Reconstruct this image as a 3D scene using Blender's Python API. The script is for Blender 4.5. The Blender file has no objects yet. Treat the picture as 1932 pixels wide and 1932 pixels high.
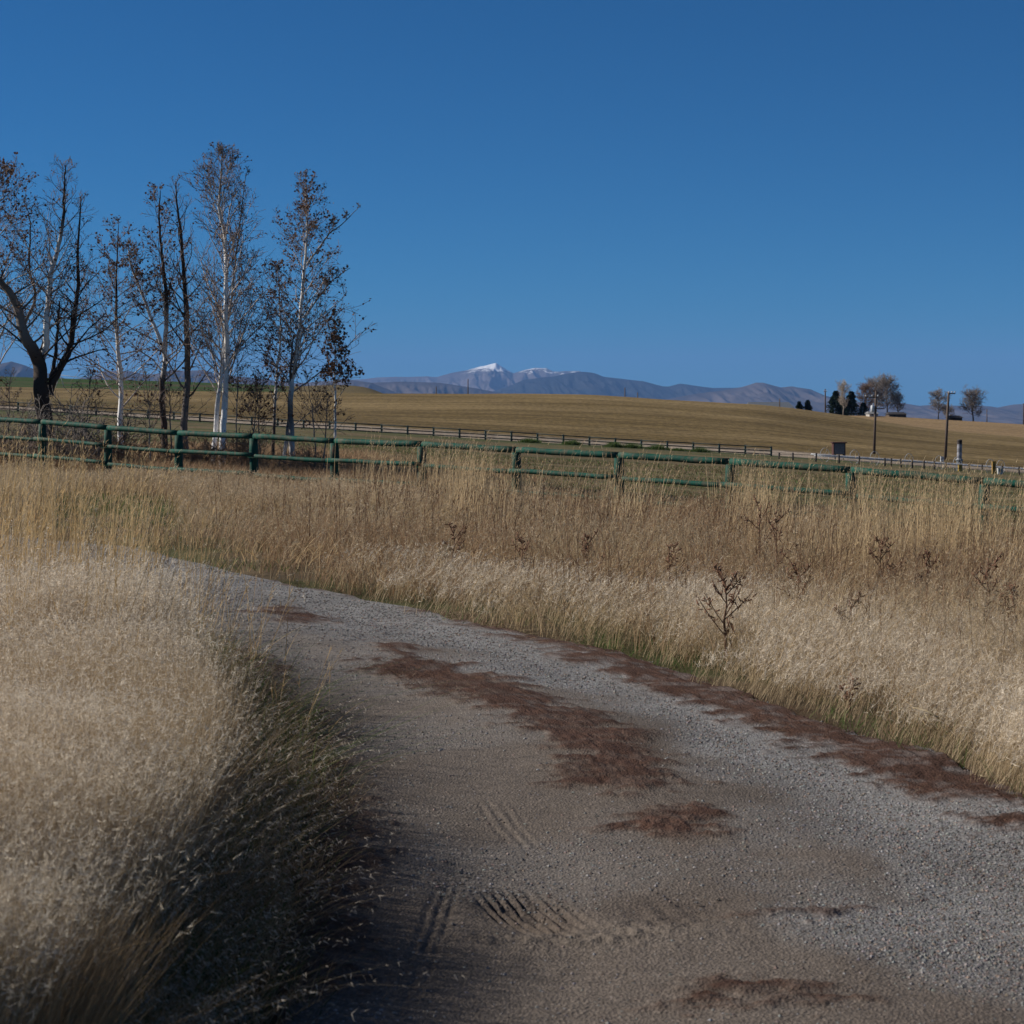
import bpy, math
import numpy as np
from mathutils import Vector

# ------------------------------------------------------------------ camera, light, exposure
S = bpy.context.scene
COL = S.collection
F = 3500.0; CX = 966.0; HZ = 750.0; W = 1932.0; EYE = 1.8      # focal length and horizon in units of a 1932 px wide picture
cam_d = bpy.data.cameras.new('camera'); cam = bpy.data.objects.new('camera', cam_d); COL.objects.link(cam)
cam.location = (0, 0, EYE); cam.rotation_euler = (math.radians(90), 0, 0)
cam_d.sensor_width = 36.0; cam_d.lens = 36.0 * F / W
cam_d.shift_y = -(W / 2 - HZ) / W
cam_d.clip_start = 0.1; cam_d.clip_end = 200000
cam_d.dof.use_dof = True; cam_d.dof.focus_distance = 22.0; cam_d.dof.aperture_fstop = 9.0
S.camera = cam
S.render.resolution_x = 1024; S.render.resolution_y = 1024

SUN_EL, SUN_AZ = 31.0, -76.0          # azimuth from +Y, clockwise: the sun stands to the left
wd = bpy.data.worlds.new('World'); S.world = wd; wd.use_nodes = True
nt = wd.node_tree; bg = nt.nodes['Background']
sky = nt.nodes.new('ShaderNodeTexSky'); sky.sky_type = 'NISHITA'; sky.sun_disc = False
sky.sun_elevation = math.radians(SUN_EL); sky.sun_rotation = math.radians(SUN_AZ)
sky.altitude = 1600; sky.air_density = 0.8; sky.dust_density = 0.0; sky.ozone_density = 3.5
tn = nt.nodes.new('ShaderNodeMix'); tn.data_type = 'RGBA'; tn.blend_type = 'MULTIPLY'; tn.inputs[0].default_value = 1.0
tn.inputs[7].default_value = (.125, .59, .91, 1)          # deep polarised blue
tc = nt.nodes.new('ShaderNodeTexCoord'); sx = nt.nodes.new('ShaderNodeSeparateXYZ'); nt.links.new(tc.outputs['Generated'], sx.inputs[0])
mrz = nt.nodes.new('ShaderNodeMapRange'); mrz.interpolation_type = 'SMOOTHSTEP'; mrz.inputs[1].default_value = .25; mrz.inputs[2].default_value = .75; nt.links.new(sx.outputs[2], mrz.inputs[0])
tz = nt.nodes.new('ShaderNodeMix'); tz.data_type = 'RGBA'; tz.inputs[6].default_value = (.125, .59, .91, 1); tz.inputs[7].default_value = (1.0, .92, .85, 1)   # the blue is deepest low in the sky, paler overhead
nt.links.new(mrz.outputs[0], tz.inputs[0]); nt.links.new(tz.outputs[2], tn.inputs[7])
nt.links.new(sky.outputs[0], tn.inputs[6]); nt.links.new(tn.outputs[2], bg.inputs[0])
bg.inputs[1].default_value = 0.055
sd = bpy.data.lights.new('sun', 'SUN'); sd.energy = 5.0; sd.angle = math.radians(0.5); sd.color = (1.0, 0.94, 0.84)
so = bpy.data.objects.new('sun', sd); COL.objects.link(so)
a, e = math.radians(SUN_AZ), math.radians(SUN_EL)
sdir = Vector((math.sin(a) * math.cos(e), math.cos(a) * math.cos(e), math.sin(e)))
so.rotation_euler = (-sdir).to_track_quat('-Z', 'Y').to_euler()
vs = S.view_settings
vs.view_transform = 'Standard'; vs.look = 'None'; vs.gamma = 1; vs.use_curve_mapping = False
vs.exposure = 0.3
try:
    S.cycles.volume_bounces = 1
    S.cycles.transparent_max_bounces = 8
except Exception:
    pass

R = np.random.RandomState(7)

# ------------------------------------------------------------------ helpers
def tag(o, label=None, cat=None, group=None, kind=None):
    if label: o['label'] = label
    if cat: o['category'] = cat
    if group: o['group'] = group
    if kind: o['kind'] = kind
    return o

def empty(name, loc, label, cat, group=None):
    o = bpy.data.objects.new(name, None); COL.objects.link(o); o.location = loc
    o.empty_display_size = 0.2
    return tag(o, label, cat, group)

_lat = np.random.RandomState(3).rand(256, 256)
def vnoise(x, y, seed=0):
    x = np.asarray(x, float) + seed * 17.31; y = np.asarray(y, float) + seed * 9.77
    xi = np.floor(x).astype(int); yi = np.floor(y).astype(int)
    fx = x - xi; fy = y - yi
    fx = fx * fx * (3 - 2 * fx); fy = fy * fy * (3 - 2 * fy)
    g = lambda i, j: _lat[i % 256, j % 256]
    return (g(xi, yi) * (1 - fx) + g(xi + 1, yi) * fx) * (1 - fy) + (g(xi, yi + 1) * (1 - fx) + g(xi + 1, yi + 1) * fx) * fy
def fbm(x, y, oct=4, seed=0):
    s = 0; am = 0.5; t = 0
    for k in range(oct):
        s = s + am * vnoise(x * 2 ** k, y * 2 ** k, seed + k * 3); t += am; am *= 0.5
    return s / t
def sst(a, b, x):
    t = np.clip((x - a) / (b - a), 0, 1); return t * t * (3 - 2 * t)

def mk(name, v, loops, counts, mat, parent=None, col=None, smooth=False, origin=None):
    """one mesh object from flat arrays"""
    v = np.asarray(v, np.float64)
    if origin is not None: v = v - np.asarray(origin)
    me = bpy.data.meshes.new(name)
    me.vertices.add(len(v)); me.vertices.foreach_set('co', v.astype(np.float32).ravel())
    loops = np.asarray(loops, np.int32); counts = np.asarray(counts, np.int32)
    me.loops.add(len(loops)); me.loops.foreach_set('vertex_index', loops)
    me.polygons.add(len(counts))
    st = np.concatenate([[0], np.cumsum(counts)[:-1]]).astype(np.int32)
    me.polygons.foreach_set('loop_start', st)
    me.polygons.foreach_set('use_smooth', np.full(len(counts), smooth))
    if col is not None:
        at = me.attributes.new('col', 'FLOAT_COLOR', 'POINT')
        c = np.ones((len(v), 4), np.float32); c[:, :3] = col
        at.data.foreach_set('color', c.ravel())
    me.update(calc_edges=True)
    o = bpy.data.objects.new(name, me); COL.objects.link(o)
    if mat: me.materials.append(mat)
    if parent is not None: o.parent = parent
    elif origin is not None: o.location = tuple(origin)
    return o

def grid_faces(nr, nc):
    i = np.arange((nr - 1) * (nc - 1)); r = i // (nc - 1); c = i % (nc - 1)
    a = r * nc + c
    return np.stack([a, a + 1, a + nc + 1, a + nc], 1)

class MB:
    def __init__(s): s.v = []; s.l = []; s.c = []; s.k = []; s.n = 0
    def add(s, v, faces, col=(1, 1, 1)):
        v = np.asarray(v, float)
        s.v.append(v)
        for f in faces:
            s.l.extend([i + s.n for i in f]); s.c.append(len(f))
        cc = np.empty((len(v), 3)); cc[:] = col; s.k.append(cc)
        s.n += len(v)
    def tube(s, pts, rad, m=6, col=(1, 1, 1), cap=True):
        pts = np.asarray(pts, float); k = len(pts)
        rad = np.broadcast_to(np.asarray(rad, float), (k,))
        t = np.gradient(pts, axis=0); t /= np.linalg.norm(t, axis=1)[:, None] + 1e-9
        up = np.array([0.0, 0, 1]) if abs(t[:, 2]).mean() < 0.8 else np.array([0.0, 1, 0])
        a = np.cross(t, up); a /= np.linalg.norm(a, axis=1)[:, None] + 1e-9
        b = np.cross(t, a)
        an = np.arange(m) * 2 * math.pi / m
        ring = (a[:, None, :] * np.cos(an)[None, :, None] + b[:, None, :] * np.sin(an)[None, :, None]) * rad[:, None, None] + pts[:, None, :]
        v = ring.reshape(-1, 3)
        fs = []
        for i in range(k - 1):
            for j in range(m):
                j2 = (j + 1) % m
                fs.append((i * m + j, i * m + j2, (i + 1) * m + j2, (i + 1) * m + j))
        if cap:
            fs.append(tuple(range(m - 1, -1, -1))); fs.append(tuple((k - 1) * m + j for j in range(m)))
        if hasattr(col, 'shape') and col.ndim == 2: col = np.repeat(col, m, axis=0)
        s.add(v, fs, col)
    def box(s, lo, hi, col=(1, 1, 1)):
        x0, y0, z0 = lo; x1, y1, z1 = hi
        v = [(x0, y0, z0), (x1, y0, z0), (x1, y1, z0), (x0, y1, z0), (x0, y0, z1), (x1, y0, z1), (x1, y1, z1), (x0, y1, z1)]
        s.add(v, [(0, 3, 2, 1), (4, 5, 6, 7), (0, 1, 5, 4), (1, 2, 6, 5), (2, 3, 7, 6), (3, 0, 4, 7)], col)
    def build(s, name, mat, parent=None, smooth=True, origin=None):
        return mk(name, np.concatenate(s.v), s.l, s.c, mat, parent, np.concatenate(s.k), smooth, origin)

# materials ---------------------------------------------------------
def nodes(name):
    m = bpy.data.materials.new(name); m.use_nodes = True
    return m, m.node_tree, m.node_tree.nodes, m.node_tree.links, m.node_tree.nodes['Principled BSDF']
def noise(N, L, scale, detail=4, rough=.6, vec=None, dim=None):
    n = N.new('ShaderNodeTexNoise'); n.inputs['Scale'].default_value = scale; n.inputs['Detail'].default_value = detail; n.inputs['Roughness'].default_value = rough
    if vec: L.new(vec, n.inputs['Vector'])
    return n.outputs[0]
def ramp(N, L, fac, stops):
    r = N.new('ShaderNodeValToRGB'); L.new(fac, r.inputs[0])
    el = r.color_ramp.elements
    while len(el) < len(stops): el.new(0.5)
    for x, (p, c) in zip(el, stops): x.position = p; x.color = (c[0], c[1], c[2], 1) if hasattr(c, '__len__') else (c, c, c, 1)
    return r.outputs[0]
def mix(N, L, fac, a, b, mode='MIX'):
    m = N.new('ShaderNodeMix'); m.data_type = 'RGBA'; m.blend_type = mode
    for sock, x in ((m.inputs[0], fac), (m.inputs[6], a), (m.inputs[7], b)):
        if hasattr(x, 'is_output'): L.new(x, sock)
        elif hasattr(x, '__len__'): sock.default_value = (*x[:3], 1)
        else: sock.default_value = x
    return m.outputs[2]
def objco(N, L, scale=(1, 1, 1), rot=(0, 0, 0), geo=True):
    if geo:
        g = N.new('ShaderNodeNewGeometry').outputs['Position']
    else:
        g = N.new('ShaderNodeTexCoord').outputs['Object']
    mp = N.new('ShaderNodeMapping'); mp.inputs['Scale'].default_value = scale; mp.inputs['Rotation'].default_value = rot
    L.new(g, mp.inputs[0]); return mp.outputs[0]
def attr(N, name='col'):
    a = N.new('ShaderNodeAttribute'); a.attribute_name = name; return a.outputs['Color']
def bump(N, L, h, strength, dist, P):
    b = N.new('ShaderNodeBump'); b.inputs['Strength'].default_value = strength; b.inputs['Distance'].default_value = dist
    L.new(h, b.inputs['Height']); L.new(b.outputs[0], P.inputs['Normal'])

def leaf_mat(name, transl=0.35, rough=.7):
    m, T, N, L, P = nodes(name)
    c = attr(N)
    L.new(c, P.inputs['Base Color']); P.inputs['Roughness'].default_value = rough
    P.inputs['Specular IOR Level'].default_value = 0.15
    tr = N.new('ShaderNodeBsdfTranslucent'); L.new(c, tr.inputs[0])
    mx = N.new('ShaderNodeMixShader'); mx.inputs[0].default_value = transl
    L.new(P.outputs[0], mx.inputs[1]); L.new(tr.outputs[0], mx.inputs[2])
    L.new(mx.outputs[0], N['Material Output'].inputs[0])
    return m
def plain_mat(name, rough=.8, nscale=8.0, amt=.35, stretch=(1, 1, 1), spec=.25, metal=0.0):
    m, T, N, L, P = nodes(name)
    n = noise(N, L, nscale, 5, .65, objco(N, L, stretch))
    k = ramp(N, L, n, [(0.3, 1 - amt), (0.7, 1 + amt * .6)])
    c = mix(N, L, 1.0, attr(N), k, 'MULTIPLY')
    L.new(c, P.inputs['Base Color']); P.inputs['Roughness'].default_value = rough
    P.inputs['Specular IOR Level'].default_value = spec; P.inputs['Metallic'].default_value = metal
    return m
M_GRASS = leaf_mat('dry_grass', 0.32)
M_LEAF = leaf_mat('dead_leaf', 0.2)
M_PLAIN = plain_mat('weathered')
M_METAL = plain_mat('galvanised', .45, 3, .25, metal=.6)

def green_paint():
    m, T, N, L, P = nodes('green_paint')
    co = objco(N, L, (1, 1, 1))
    n1 = noise(N, L, 2.2, 5, .6, co); n2 = noise(N, L, 30, 4, .6, objco(N, L, (.25, .25, 1)))
    base = mix(N, L, ramp(N, L, n1, [(.3, 0), (.7, 1)]), (.003, .046, .034), (.006, .080, .058))
    base = mix(N, L, ramp(N, L, n2, [(.60, 0), (.68, 1)]), base, (.02, .085, .066))
    worn = N.new('ShaderNodeMath'); worn.operation = 'MULTIPLY'
    sx = N.new('ShaderNodeSeparateColor'); L.new(attr(N), sx.inputs[0])
    L.new(sx.outputs[0], worn.inputs[0]); L.new(ramp(N, L, noise(N, L, 5, 5, .7, objco(N, L, (2, 2, .7))), [(.46, 0), (.62, 1)]), worn.inputs[1])
    base = mix(N, L, worn.outputs[0], base, (.12, .085, .06))
    L.new(base, P.inputs['Base Color']); P.inputs['Roughness'].default_value = .7
    P.inputs['Specular IOR Level'].default_value = .12
    bump(N, L, n2, .5, .01, P)
    return m
M_GREEN = green_paint()

def bark_mat():
    m, T, N, L, P = nodes('bark')
    c = attr(N)
    n = noise(N, L, 9, 4, .6, objco(N, L, (1, 1, 3.2)))
    n2 = noise(N, L, 2.3, 3, .6, objco(N, L, (1, 1, .8)))
    dark = N.new('ShaderNodeMath'); dark.operation = 'ADD'
    L.new(ramp(N, L, n, [(.63, 0), (.68, 1)]), dark.inputs[0]); L.new(ramp(N, L, n2, [(.66, 0), (.8, .8)]), dark.inputs[1])
    dark.use_clamp = True
    cc = mix(N, L, dark.outputs[0], c, mix(N, L, 1.0, c, (.22, .19, .17), 'MULTIPLY'))
    L.new(cc, P.inputs['Base Color']); P.inputs['Roughness'].default_value = .85
    P.inputs['Specular IOR Level'].default_value = .1
    bump(N, L, n, .4, .01, P)
    return m
M_BARK = bark_mat()

# ------------------------------------------------------------------ terrain
def rows(Y, tab): return (Y, [p for p, r in tab], [(r - HZ) * Y / F for p, r in tab])
def drops(Y, tab): return (Y, [p for p, r in tab], [r for p, r in tab])
base230 = [(-600, 745), (0, 775), (181, 785), (362, 796), (568, 809), (624, 811), (966, 834), (1212, 847), (1450, 861), (1600, 872), (1932, 895), (2500, 930)]
RINGS = [
    drops(-10, [(966, 1.8)]), drops(8, [(966, 1.8)]),
    drops(14, [(0, 1.78), (966, 1.8), (1932, 1.95), (2600, 2.0)]),
    drops(22, [(0, 1.75), (600, 1.82), (1200, 2.0), (1932, 2.25), (2600, 2.4)]),
    drops(31, [(-400, 1.72), (80, 1.8), (480, 1.9), (975, 2.15), (1377, 2.35), (1857, 2.645), (2400, 2.9)]),
    drops(38, [(-400, 1.76), (80, 1.83), (480, 2.03), (975, 2.33), (1377, 2.55), (1857, 2.85), (2400, 3.1)]),
    drops(46, [(-400, 1.75), (80, 1.86), (480, 2.05), (700, 2.1), (975, 2.35), (1377, 2.65), (1857, 3.0), (2400, 3.3)]),
    drops(55, [(-400, 1.5), (80, 1.6), (480, 1.72), (700, 1.9), (975, 2.35), (1377, 2.8), (1857, 3.2), (2400, 3.5)]),
    rows(110, [(-400, 800), (80, 818), (480, 822), (975, 862), (1377, 882), (1857, 907), (2500, 940)]),
    rows(226, base230), rows(232, [(p, r - 1) for p, r in base230]),
    rows(246, [(p, r - 10) for p, r in base230]),
    rows(310, [(-600, 733), (0, 750), (362, 762), (640, 772), (966, 778), (1212, 790), (1450, 806), (1600, 822), (1932, 850), (2500, 890)]),
    rows(400, [(-600, 722), (0, 731), (150, 736), (289, 740), (521, 740), (600, 738), (700, 737), (966, 737.5), (1100, 740), (1200, 745), (1300, 752), (1425, 761), (1501, 771), (1556, 780), (1593, 785), (1687, 800), (1793, 815), (1932, 826), (2500, 870)]),
    rows(450, [(-600, 726), (0, 733), (289, 742), (600, 741), (966, 745), (1200, 755), (1425, 772), (1556, 790), (1593, 792), (1687, 805), (1932, 829), (2500, 872)]),
    rows(610, [(-600, 722), (0, 730), (300, 738), (600, 739), (966, 752), (1200, 765), (1425, 780), (1540, 786), (1593, 783), (1651, 783), (1711, 785.6), (1813, 791.6), (1932, 798.7), (2500, 825)]),
    rows(700, [(-600, 720), (0, 728), (300, 736), (600, 738), (966, 760), (1932, 812), (2500, 840)]),
    rows(950, [(-600, 700), (0, 709), (181, 715), (325, 718.5), (517, 726), (560, 729), (600, 726), (640, 724.5), (690, 728), (712, 735), (730, 748), (966, 770), (1932, 820), (2500, 840)]),
    rows(1300, [(-600, 712), (0, 722), (640, 740), (800, 770), (1932, 830), (2500, 840)]),
    rows(3000, [(-600, 790), (2500, 830)]), rows(18000, [(-600, 806), (2500, 812)]), rows(70000, [(-600, 790), (2500, 790)]),
]
_g = {}
def _build():
    ly = np.concatenate([np.linspace(-10, 3, 27), np.exp(np.linspace(math.log(3.2), math.log(70000), 1100))])
    pxs = np.linspace(-600, 2600, 321)
    T = np.array([np.interp(pxs, r[1], r[2]) for r in RINGS]); Ys = np.array([r[0] for r in RINGS])
    Z = np.array([np.interp(ly, Ys, T[:, j]) for j in range(len(pxs))]).T     # (ny, npx) drop
    k = np.exp(-0.5 * (np.arange(-9, 10) / 3.2) ** 2); k /= k.sum()
    Zp = np.pad(Z, ((9, 9), (0, 0)), 'edge'); Z = sum(k[i] * Zp[i:i + len(ly)] for i in range(19))
    k = np.exp(-0.5 * (np.arange(-4, 5) / 1.6) ** 2); k /= k.sum()
    Zp = np.pad(Z, ((0, 0), (4, 4)), 'edge'); Z = sum(k[i] * Zp[:, i:i + len(pxs)] for i in range(9))
    _g['y'] = ly; _g['p'] = pxs; _g['z'] = Z
_build()
def zg(X, Y):
    """world height of the smooth ground"""
    X = np.asarray(X, float); Y = np.asarray(Y, float)
    px = np.clip(CX + F * X / np.maximum(Y, 3.0), -599, 2599)
    fy = np.interp(Y, _g['y'], np.arange(len(_g['y']))); fp = (px + 600) / 10.0
    iy = np.clip(fy.astype(int), 0, len(_g['y']) - 2); ip = np.clip(fp.astype(int), 0, 319)
    ty = fy - iy; tp = fp - ip; Z = _g['z']
    d = (Z[iy, ip] * (1 - tp) + Z[iy, ip + 1] * tp) * (1 - ty) + (Z[iy + 1, ip] * (1 - tp) + Z[iy + 1, ip + 1] * tp) * ty
    return EYE - d
def P(px, row, Y): return np.array([(px - CX) * Y / F, Y, EYE - (row - HZ) * Y / F])
def G(px, Y):
    X = (px - CX) * Y / F; return np.array([X, Y, float(zg(X, Y))])

XR_Y = [0, 4, 8.08, 8.75, 9.4, 10.16, 11.05, 12.6, 13.7, 14.65, 15.95, 17, 18, 19.6, 21.7, 23, 24.2, 25.5, 27]
XR_X = [3.2, 2.65, 2.23, 2.08, 1.97, 1.72, 1.37, .84, .13, -.44, -1.1, -1.85, -2.55, -3.4, -4.7, -6.2, -8.2, -11.5, -16]
XL_Y = [0, 4, 5.3, 7.9, 8.63, 9.7, 10.5, 11.67, 13.1, 14.65, 17, 19, 21, 22.5, 24, 27]
XL_X = [-.5, -.55, -.62, -.71, -.80, -.99, -1.22, -1.62, -2.1, -3.0, -4.7, -6.5, -9.5, -12, -15, -19]
xr = lambda Y: np.interp(Y, XR_Y, XR_X)
xl = lambda Y: np.interp(Y, XL_Y, XL_X)

# ground sheet
yy = np.concatenate([np.linspace(-6, 2.8, 40), np.exp(np.linspace(math.log(3.0), math.log(60000), 900))])
uu = np.linspace(-0.9, 0.9, 700)
uu = np.sign(uu) * (np.abs(uu) / 0.9) ** 1.25 * 0.9
YY, UU = np.meshgrid(yy, uu, indexing='ij')
XX = UU * np.maximum(YY, 0) + UU * 14 * sst(40, 0, YY)
ZZ = zg(XX, YY)
inroad = (sst(-.05, .1, XX - xl(YY)) * sst(-.05, .1, xr(YY) - XX)) * (YY < 27)
ZZ = ZZ - 0.05 * inroad + (fbm(XX * 1.3, YY * 1.3, 3) - .5) * .08 * (1 - inroad) * sst(60, 30, YY)
ZZ += (fbm(XX * .02, YY * .02, 3, 5) - .5) * 1.2 * sst(250, 330, YY) * sst(900, 500, YY)
PX = CX + F * XX / np.maximum(YY, .5)
def c3(*c): return np.array(c, float)
def lerp(a, b, t): return a * (1 - t[..., None]) + b * t[..., None]
n1 = fbm(XX * .9, YY * .9, 4, 1); n2 = fbm(XX * .06, YY * .12, 4, 2); n3 = fbm(XX * .25, YY * .25, 4, 8)
colr = lerp(c3(.085, .062, .042), c3(.13, .10, .062), n1)
greenish = sst(.50, .62, fbm(XX * .35, YY * .5, 3, 11))
colr = lerp(colr, c3(.060, .070, .028), greenish * .7)
past = lerp(c3(.135, .105, .058), c3(.085, .09, .038), sst(.42, .62, n2) * .9)
past = lerp(past, c3(.17, .13, .078), sst(.55, .7, n3) * .7)
colr = lerp(colr, past, sst(44, 60, YY + 4 * (n1 - .5)))
# short green verge in front of the far fence, then the sandy lane, then stubble
colr = lerp(colr, c3(.055, .075, .03), sst(212, 222, YY + 10 * (n3 - .5)) * .65)
colr = lerp(colr, c3(.29, .235, .185), sst(230.5, 232.5, YY))
stub = lerp(c3(.132, .093, .041), c3(.212, .153, .075), sst(.35, .65, fbm(XX * .012, YY * .05, 4, 21)))
stub = lerp(stub, c3(.125, .110, .040), sst(.52, .72, fbm(XX * .02 + 4, YY * .035, 4, 27)) * .7 * sst(1000, 500, PX) + 0 * YY)
stub = lerp(stub, c3(.27, .185, .10), sst(455, 470, YY) * sst(1500, 1600, PX))
colr = lerp(colr, stub, sst(247, 250, YY + 2 * (n3 - .5)))
far = lerp(c3(.030, .062, .014), c3(.048, .078, .02), n2)
far = lerp(far, c3(.075, .07, .035), sst(.55, .65, fbm(XX * .008, YY * .02, 3, 40)))
brownhill = sst(530, 560, PX)
far = lerp(far, c3(.13, .10, .05), brownhill)
colr = lerp(colr, far, sst(640, 660, YY))
colr = lerp(colr, c3(.13, .10, .06) + 0 * XX[..., None], sst(1200, 1500, YY))

def ground_mat():
    m, T, N, L, Pn = nodes('ground_soil')
    c = attr(N)
    fine = noise(N, L, 1.0, 8, .75, objco(N, L, (9, 9, 9)))
    furrow = noise(N, L, 1.0, 5, .62, objco(N, L, (.02, .45, .3), (0, 0, .10)))
    furrow2 = noise(N, L, 1.0, 8, .75, objco(N, L, (1.4, .32, .5)))
    k = ramp(N, L, fine, [(.3, .65), (.7, 1.3)])
    k2 = ramp(N, L, furrow, [(.38, .68), (.62, 1.3)])
    k3 = ramp(N, L, furrow2, [(.35, .68), (.65, 1.32)])
    c = mix(N, L, 1, c, k, 'MULTIPLY'); c = mix(N, L, 1, c, k2, 'MULTIPLY'); c = mix(N, L, 1, c, k3, 'MULTIPLY')
    L.new(c, Pn.inputs['Base Color']); Pn.inputs['Roughness'].default_value = .95; Pn.inputs['Specular IOR Level'].default_value = .05
    bump(N, L, fine, .5, .05, Pn)
    return m
gf = grid_faces(*XX.shape)
tag(mk('ground', np.stack([XX, YY, ZZ], -1).reshape(-1, 3), gf.ravel(), np.full(len(gf), 4), ground_mat(), col=colr.reshape(-1, 3), smooth=True), kind='structure')

# ------------------------------------------------------------------ road
def poly_mask(px, py, poly, soft):
    """1 inside polygon, soft edge (signed distance)"""
    poly = np.array(poly, float); px = np.asarray(px); py = np.asarray(py)
    d = np.full(px.shape, 1e9); ins = np.zeros(px.shape, bool)
    n = len(poly)
    for i in range(n):
        ax, ay = poly[i]; bx, by = poly[(i + 1) % n]
        ex, ey = bx - ax, by - ay
        t = np.clip(((px - ax) * ex + (py - ay) * ey) / (ex * ex + ey * ey), 0, 1)
        d = np.minimum(d, np.hypot(px - ax - t * ex, py - ay - t * ey))
        c = ((ay > py) != (by > py)) & (px < (bx - ax) * (py - ay) / (by - ay + 1e-12) + ax)
        ins ^= c
    return np.where(ins, d, -d) / soft
def tow(pts): return [((x - CX) * EYE / (y - HZ), EYE * F / (y - HZ)) for x, y in pts]
LITTER = [tow(p) for p in (
    [(680, 1251), (760, 1240), (880, 1258), (970, 1300), (1070, 1335), (1160, 1365), (1220, 1395), (1265, 1450), (1310, 1497), (1180, 1508), (1062, 1490), (1052, 1462), (1130, 1448), (1030, 1412), (960, 1372), (870, 1332), (770, 1290)],
    [(470, 1155), (540, 1150), (600, 1165), (640, 1183), (570, 1186), (520, 1172)],
    [(1195, 1560), (1230, 1540), (1350, 1538), (1405, 1555), (1360, 1580), (1240, 1582)],
    [(1330, 1895), (1400, 1880), (1560, 1878), (1610, 1890), (1560, 1908), (1400, 1912)],
    [(1820, 1552), (1932, 1545), (2050, 1560), (2000, 1582), (1870, 1578)],
    [(690, 1222), (740, 1215), (790, 1232), (730, 1236)],
    [(1450, 1738), (1500, 1728), (1560, 1722), (1540, 1732), (1480, 1745)],
    # along the right verge
    [(480, 1093), (600, 1108), (760, 1130), (900, 1165), (1000, 1190), (1200, 1235), (1400, 1300), (1560, 1352), (1800, 1440), (1960, 1510), (2100, 1560), (1960, 1540), (1700, 1500), (1480, 1392), (1270, 1310), (1130, 1262), (985, 1216), (860, 1178), (740, 1140), (600, 1120)],
    # shaded left verge
    [(440, 1230), (500, 1240), (560, 1330), (640, 1420), (680, 1560), (690, 1700), (600, 1800), (560, 1960), (300, 1960), (300, 1600), (400, 1400)],
)]
def litter(X, Y):
    wx = X + (fbm(X * 3.2, Y * 7, 3, 51) - .5) * .45; wy = Y + (fbm(X * 5, Y * 5, 3, 57) - .5) * .25
    m = np.full(X.shape, -9.0)
    for p in LITTER: m = np.maximum(m, poly_mask(wx, wy, p, 1.0))
    return sst(-.14, .06, m + (fbm(X * 14, Y * 30, 3, 61) - .5) * .30 - .09 * sst(.5, .36, fbm(X * 4.5, Y * 9, 3, 66)) * (m < .12))
def gravel_mask(X, Y):
    t = (X - xl(Y)) / (xr(Y) - xl(Y))
    g = sst(.50, .74, t + (fbm(X * 1.5, Y * 1.2, 3, 71) - .5) * .5)
    g = np.maximum(g, sst(11.0, 14.5, Y + (fbm(X, Y, 3, 75) - .5) * 4) * (.55 + .45 * sst(.3, .5, t)))
    g = np.maximum(g, .05 + .25 * sst(.5, .7, fbm(X * 1.4, Y * 1.1, 3, 77)))
    return g
NR, NC = 760, 560
inv = np.linspace(1 / 27.0, 1 / 2.6, NR) ; rY = (1 / inv)
tt = np.linspace(-.06, 1.06, NC)
RY, RT = np.meshgrid(rY, tt, indexing='ij')
edge = 1 + 0 * RT
RX = xl(RY) + RT * (xr(RY) - xl(RY)) + (fbm(RY * 1.5, RY * 0 + RT * 2, 3, 81) - .5) * .25 * (np.abs(RT - .5) * 2) ** 4
lit = litter(RX, RY); gm = gravel_mask(RX, RY)
def road_disp(X, Y, T, lit_):
    d_ = .015 + (fbm(X * 1.2, Y * 1.2, 3, 91) - .5) * .05 + (fbm(X * 14, Y * 14, 4, 93) - .5) * .006
    d_ = d_ - .03 * (np.exp(-((T - .24) / .13) ** 2) + np.exp(-((T - .78) / .13) ** 2)) + .015
    return d_ + lit_ * fbm(X * 25, Y * 25, 3, 95) * .028
disp = road_disp(RX, RY, RT, lit)
# tyre tread pressed into the mud: (centre in traced units, radii, bar direction, spacing, depth)
def tread(cx, cy, rx, ry, ang, per, depth, shear=0.0):
    x0, y0 = (cx - CX) * EYE / (cy - HZ), EYE * F / (cy - HZ)
    dx, dy = RX - x0, RY - y0; dx = dx - shear * dy
    m = np.exp(-((dx / rx) ** 2 + (dy / ry) ** 2) ** 2)
    ph = (dx * math.cos(ang) + dy * math.sin(ang)) * 2 * math.pi / per + 2.2 * (fbm(RX * 9, RY * 4, 2, 5) - .5)
    brk = sst(.30, .46, fbm(RX * 16, RY * 9, 3, 6))
    return m, m * np.tanh(1.8 * np.sin(ph)) * depth * brk
m1, h1 = tread(1000, 1716, .16, .26, 0, .042, .013, -.30)
m2, h2 = tread(822, 1752, .06, .80, 0, .040, .0035, .06)
m3, h3 = tread(1270, 1725, .21, .20, .3, .09, .002)
m4, h4 = tread(960, 1560, .10, .5, 0, .05, .0025, -.2)
disp += h1 - .028 * m1 + h2 - .008 * m2 + h3 - .016 * m3 + h4
crumb = np.exp(-(((RX - .075) / .34) ** 2 + ((RY - 6.16) / .08) ** 2)) + .7 * np.exp(-(((RX - .5) / .25) ** 2 + ((RY - 6.25) / .25) ** 2))
disp += .022 * crumb * np.maximum(fbm(RX * 26, RY * 26, 3, 4) - .35, 0) * 2
wet = np.clip(m1 * 1.0 + m3 * .6 + .35 * np.exp(-(((RX - .15) / .75) ** 2 + ((RY - 6.55) / .28) ** 2)) + .25 * sst(.5, .7, fbm(RX * 2.5, RY * 1.6, 4, 97)), 0, 1)
eg = sst(0, .03, RT + .06) * sst(0, .03, 1.06 - RT)
RZ = zg(RX, RY) + disp * eg - .03 * (1 - eg)
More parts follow.
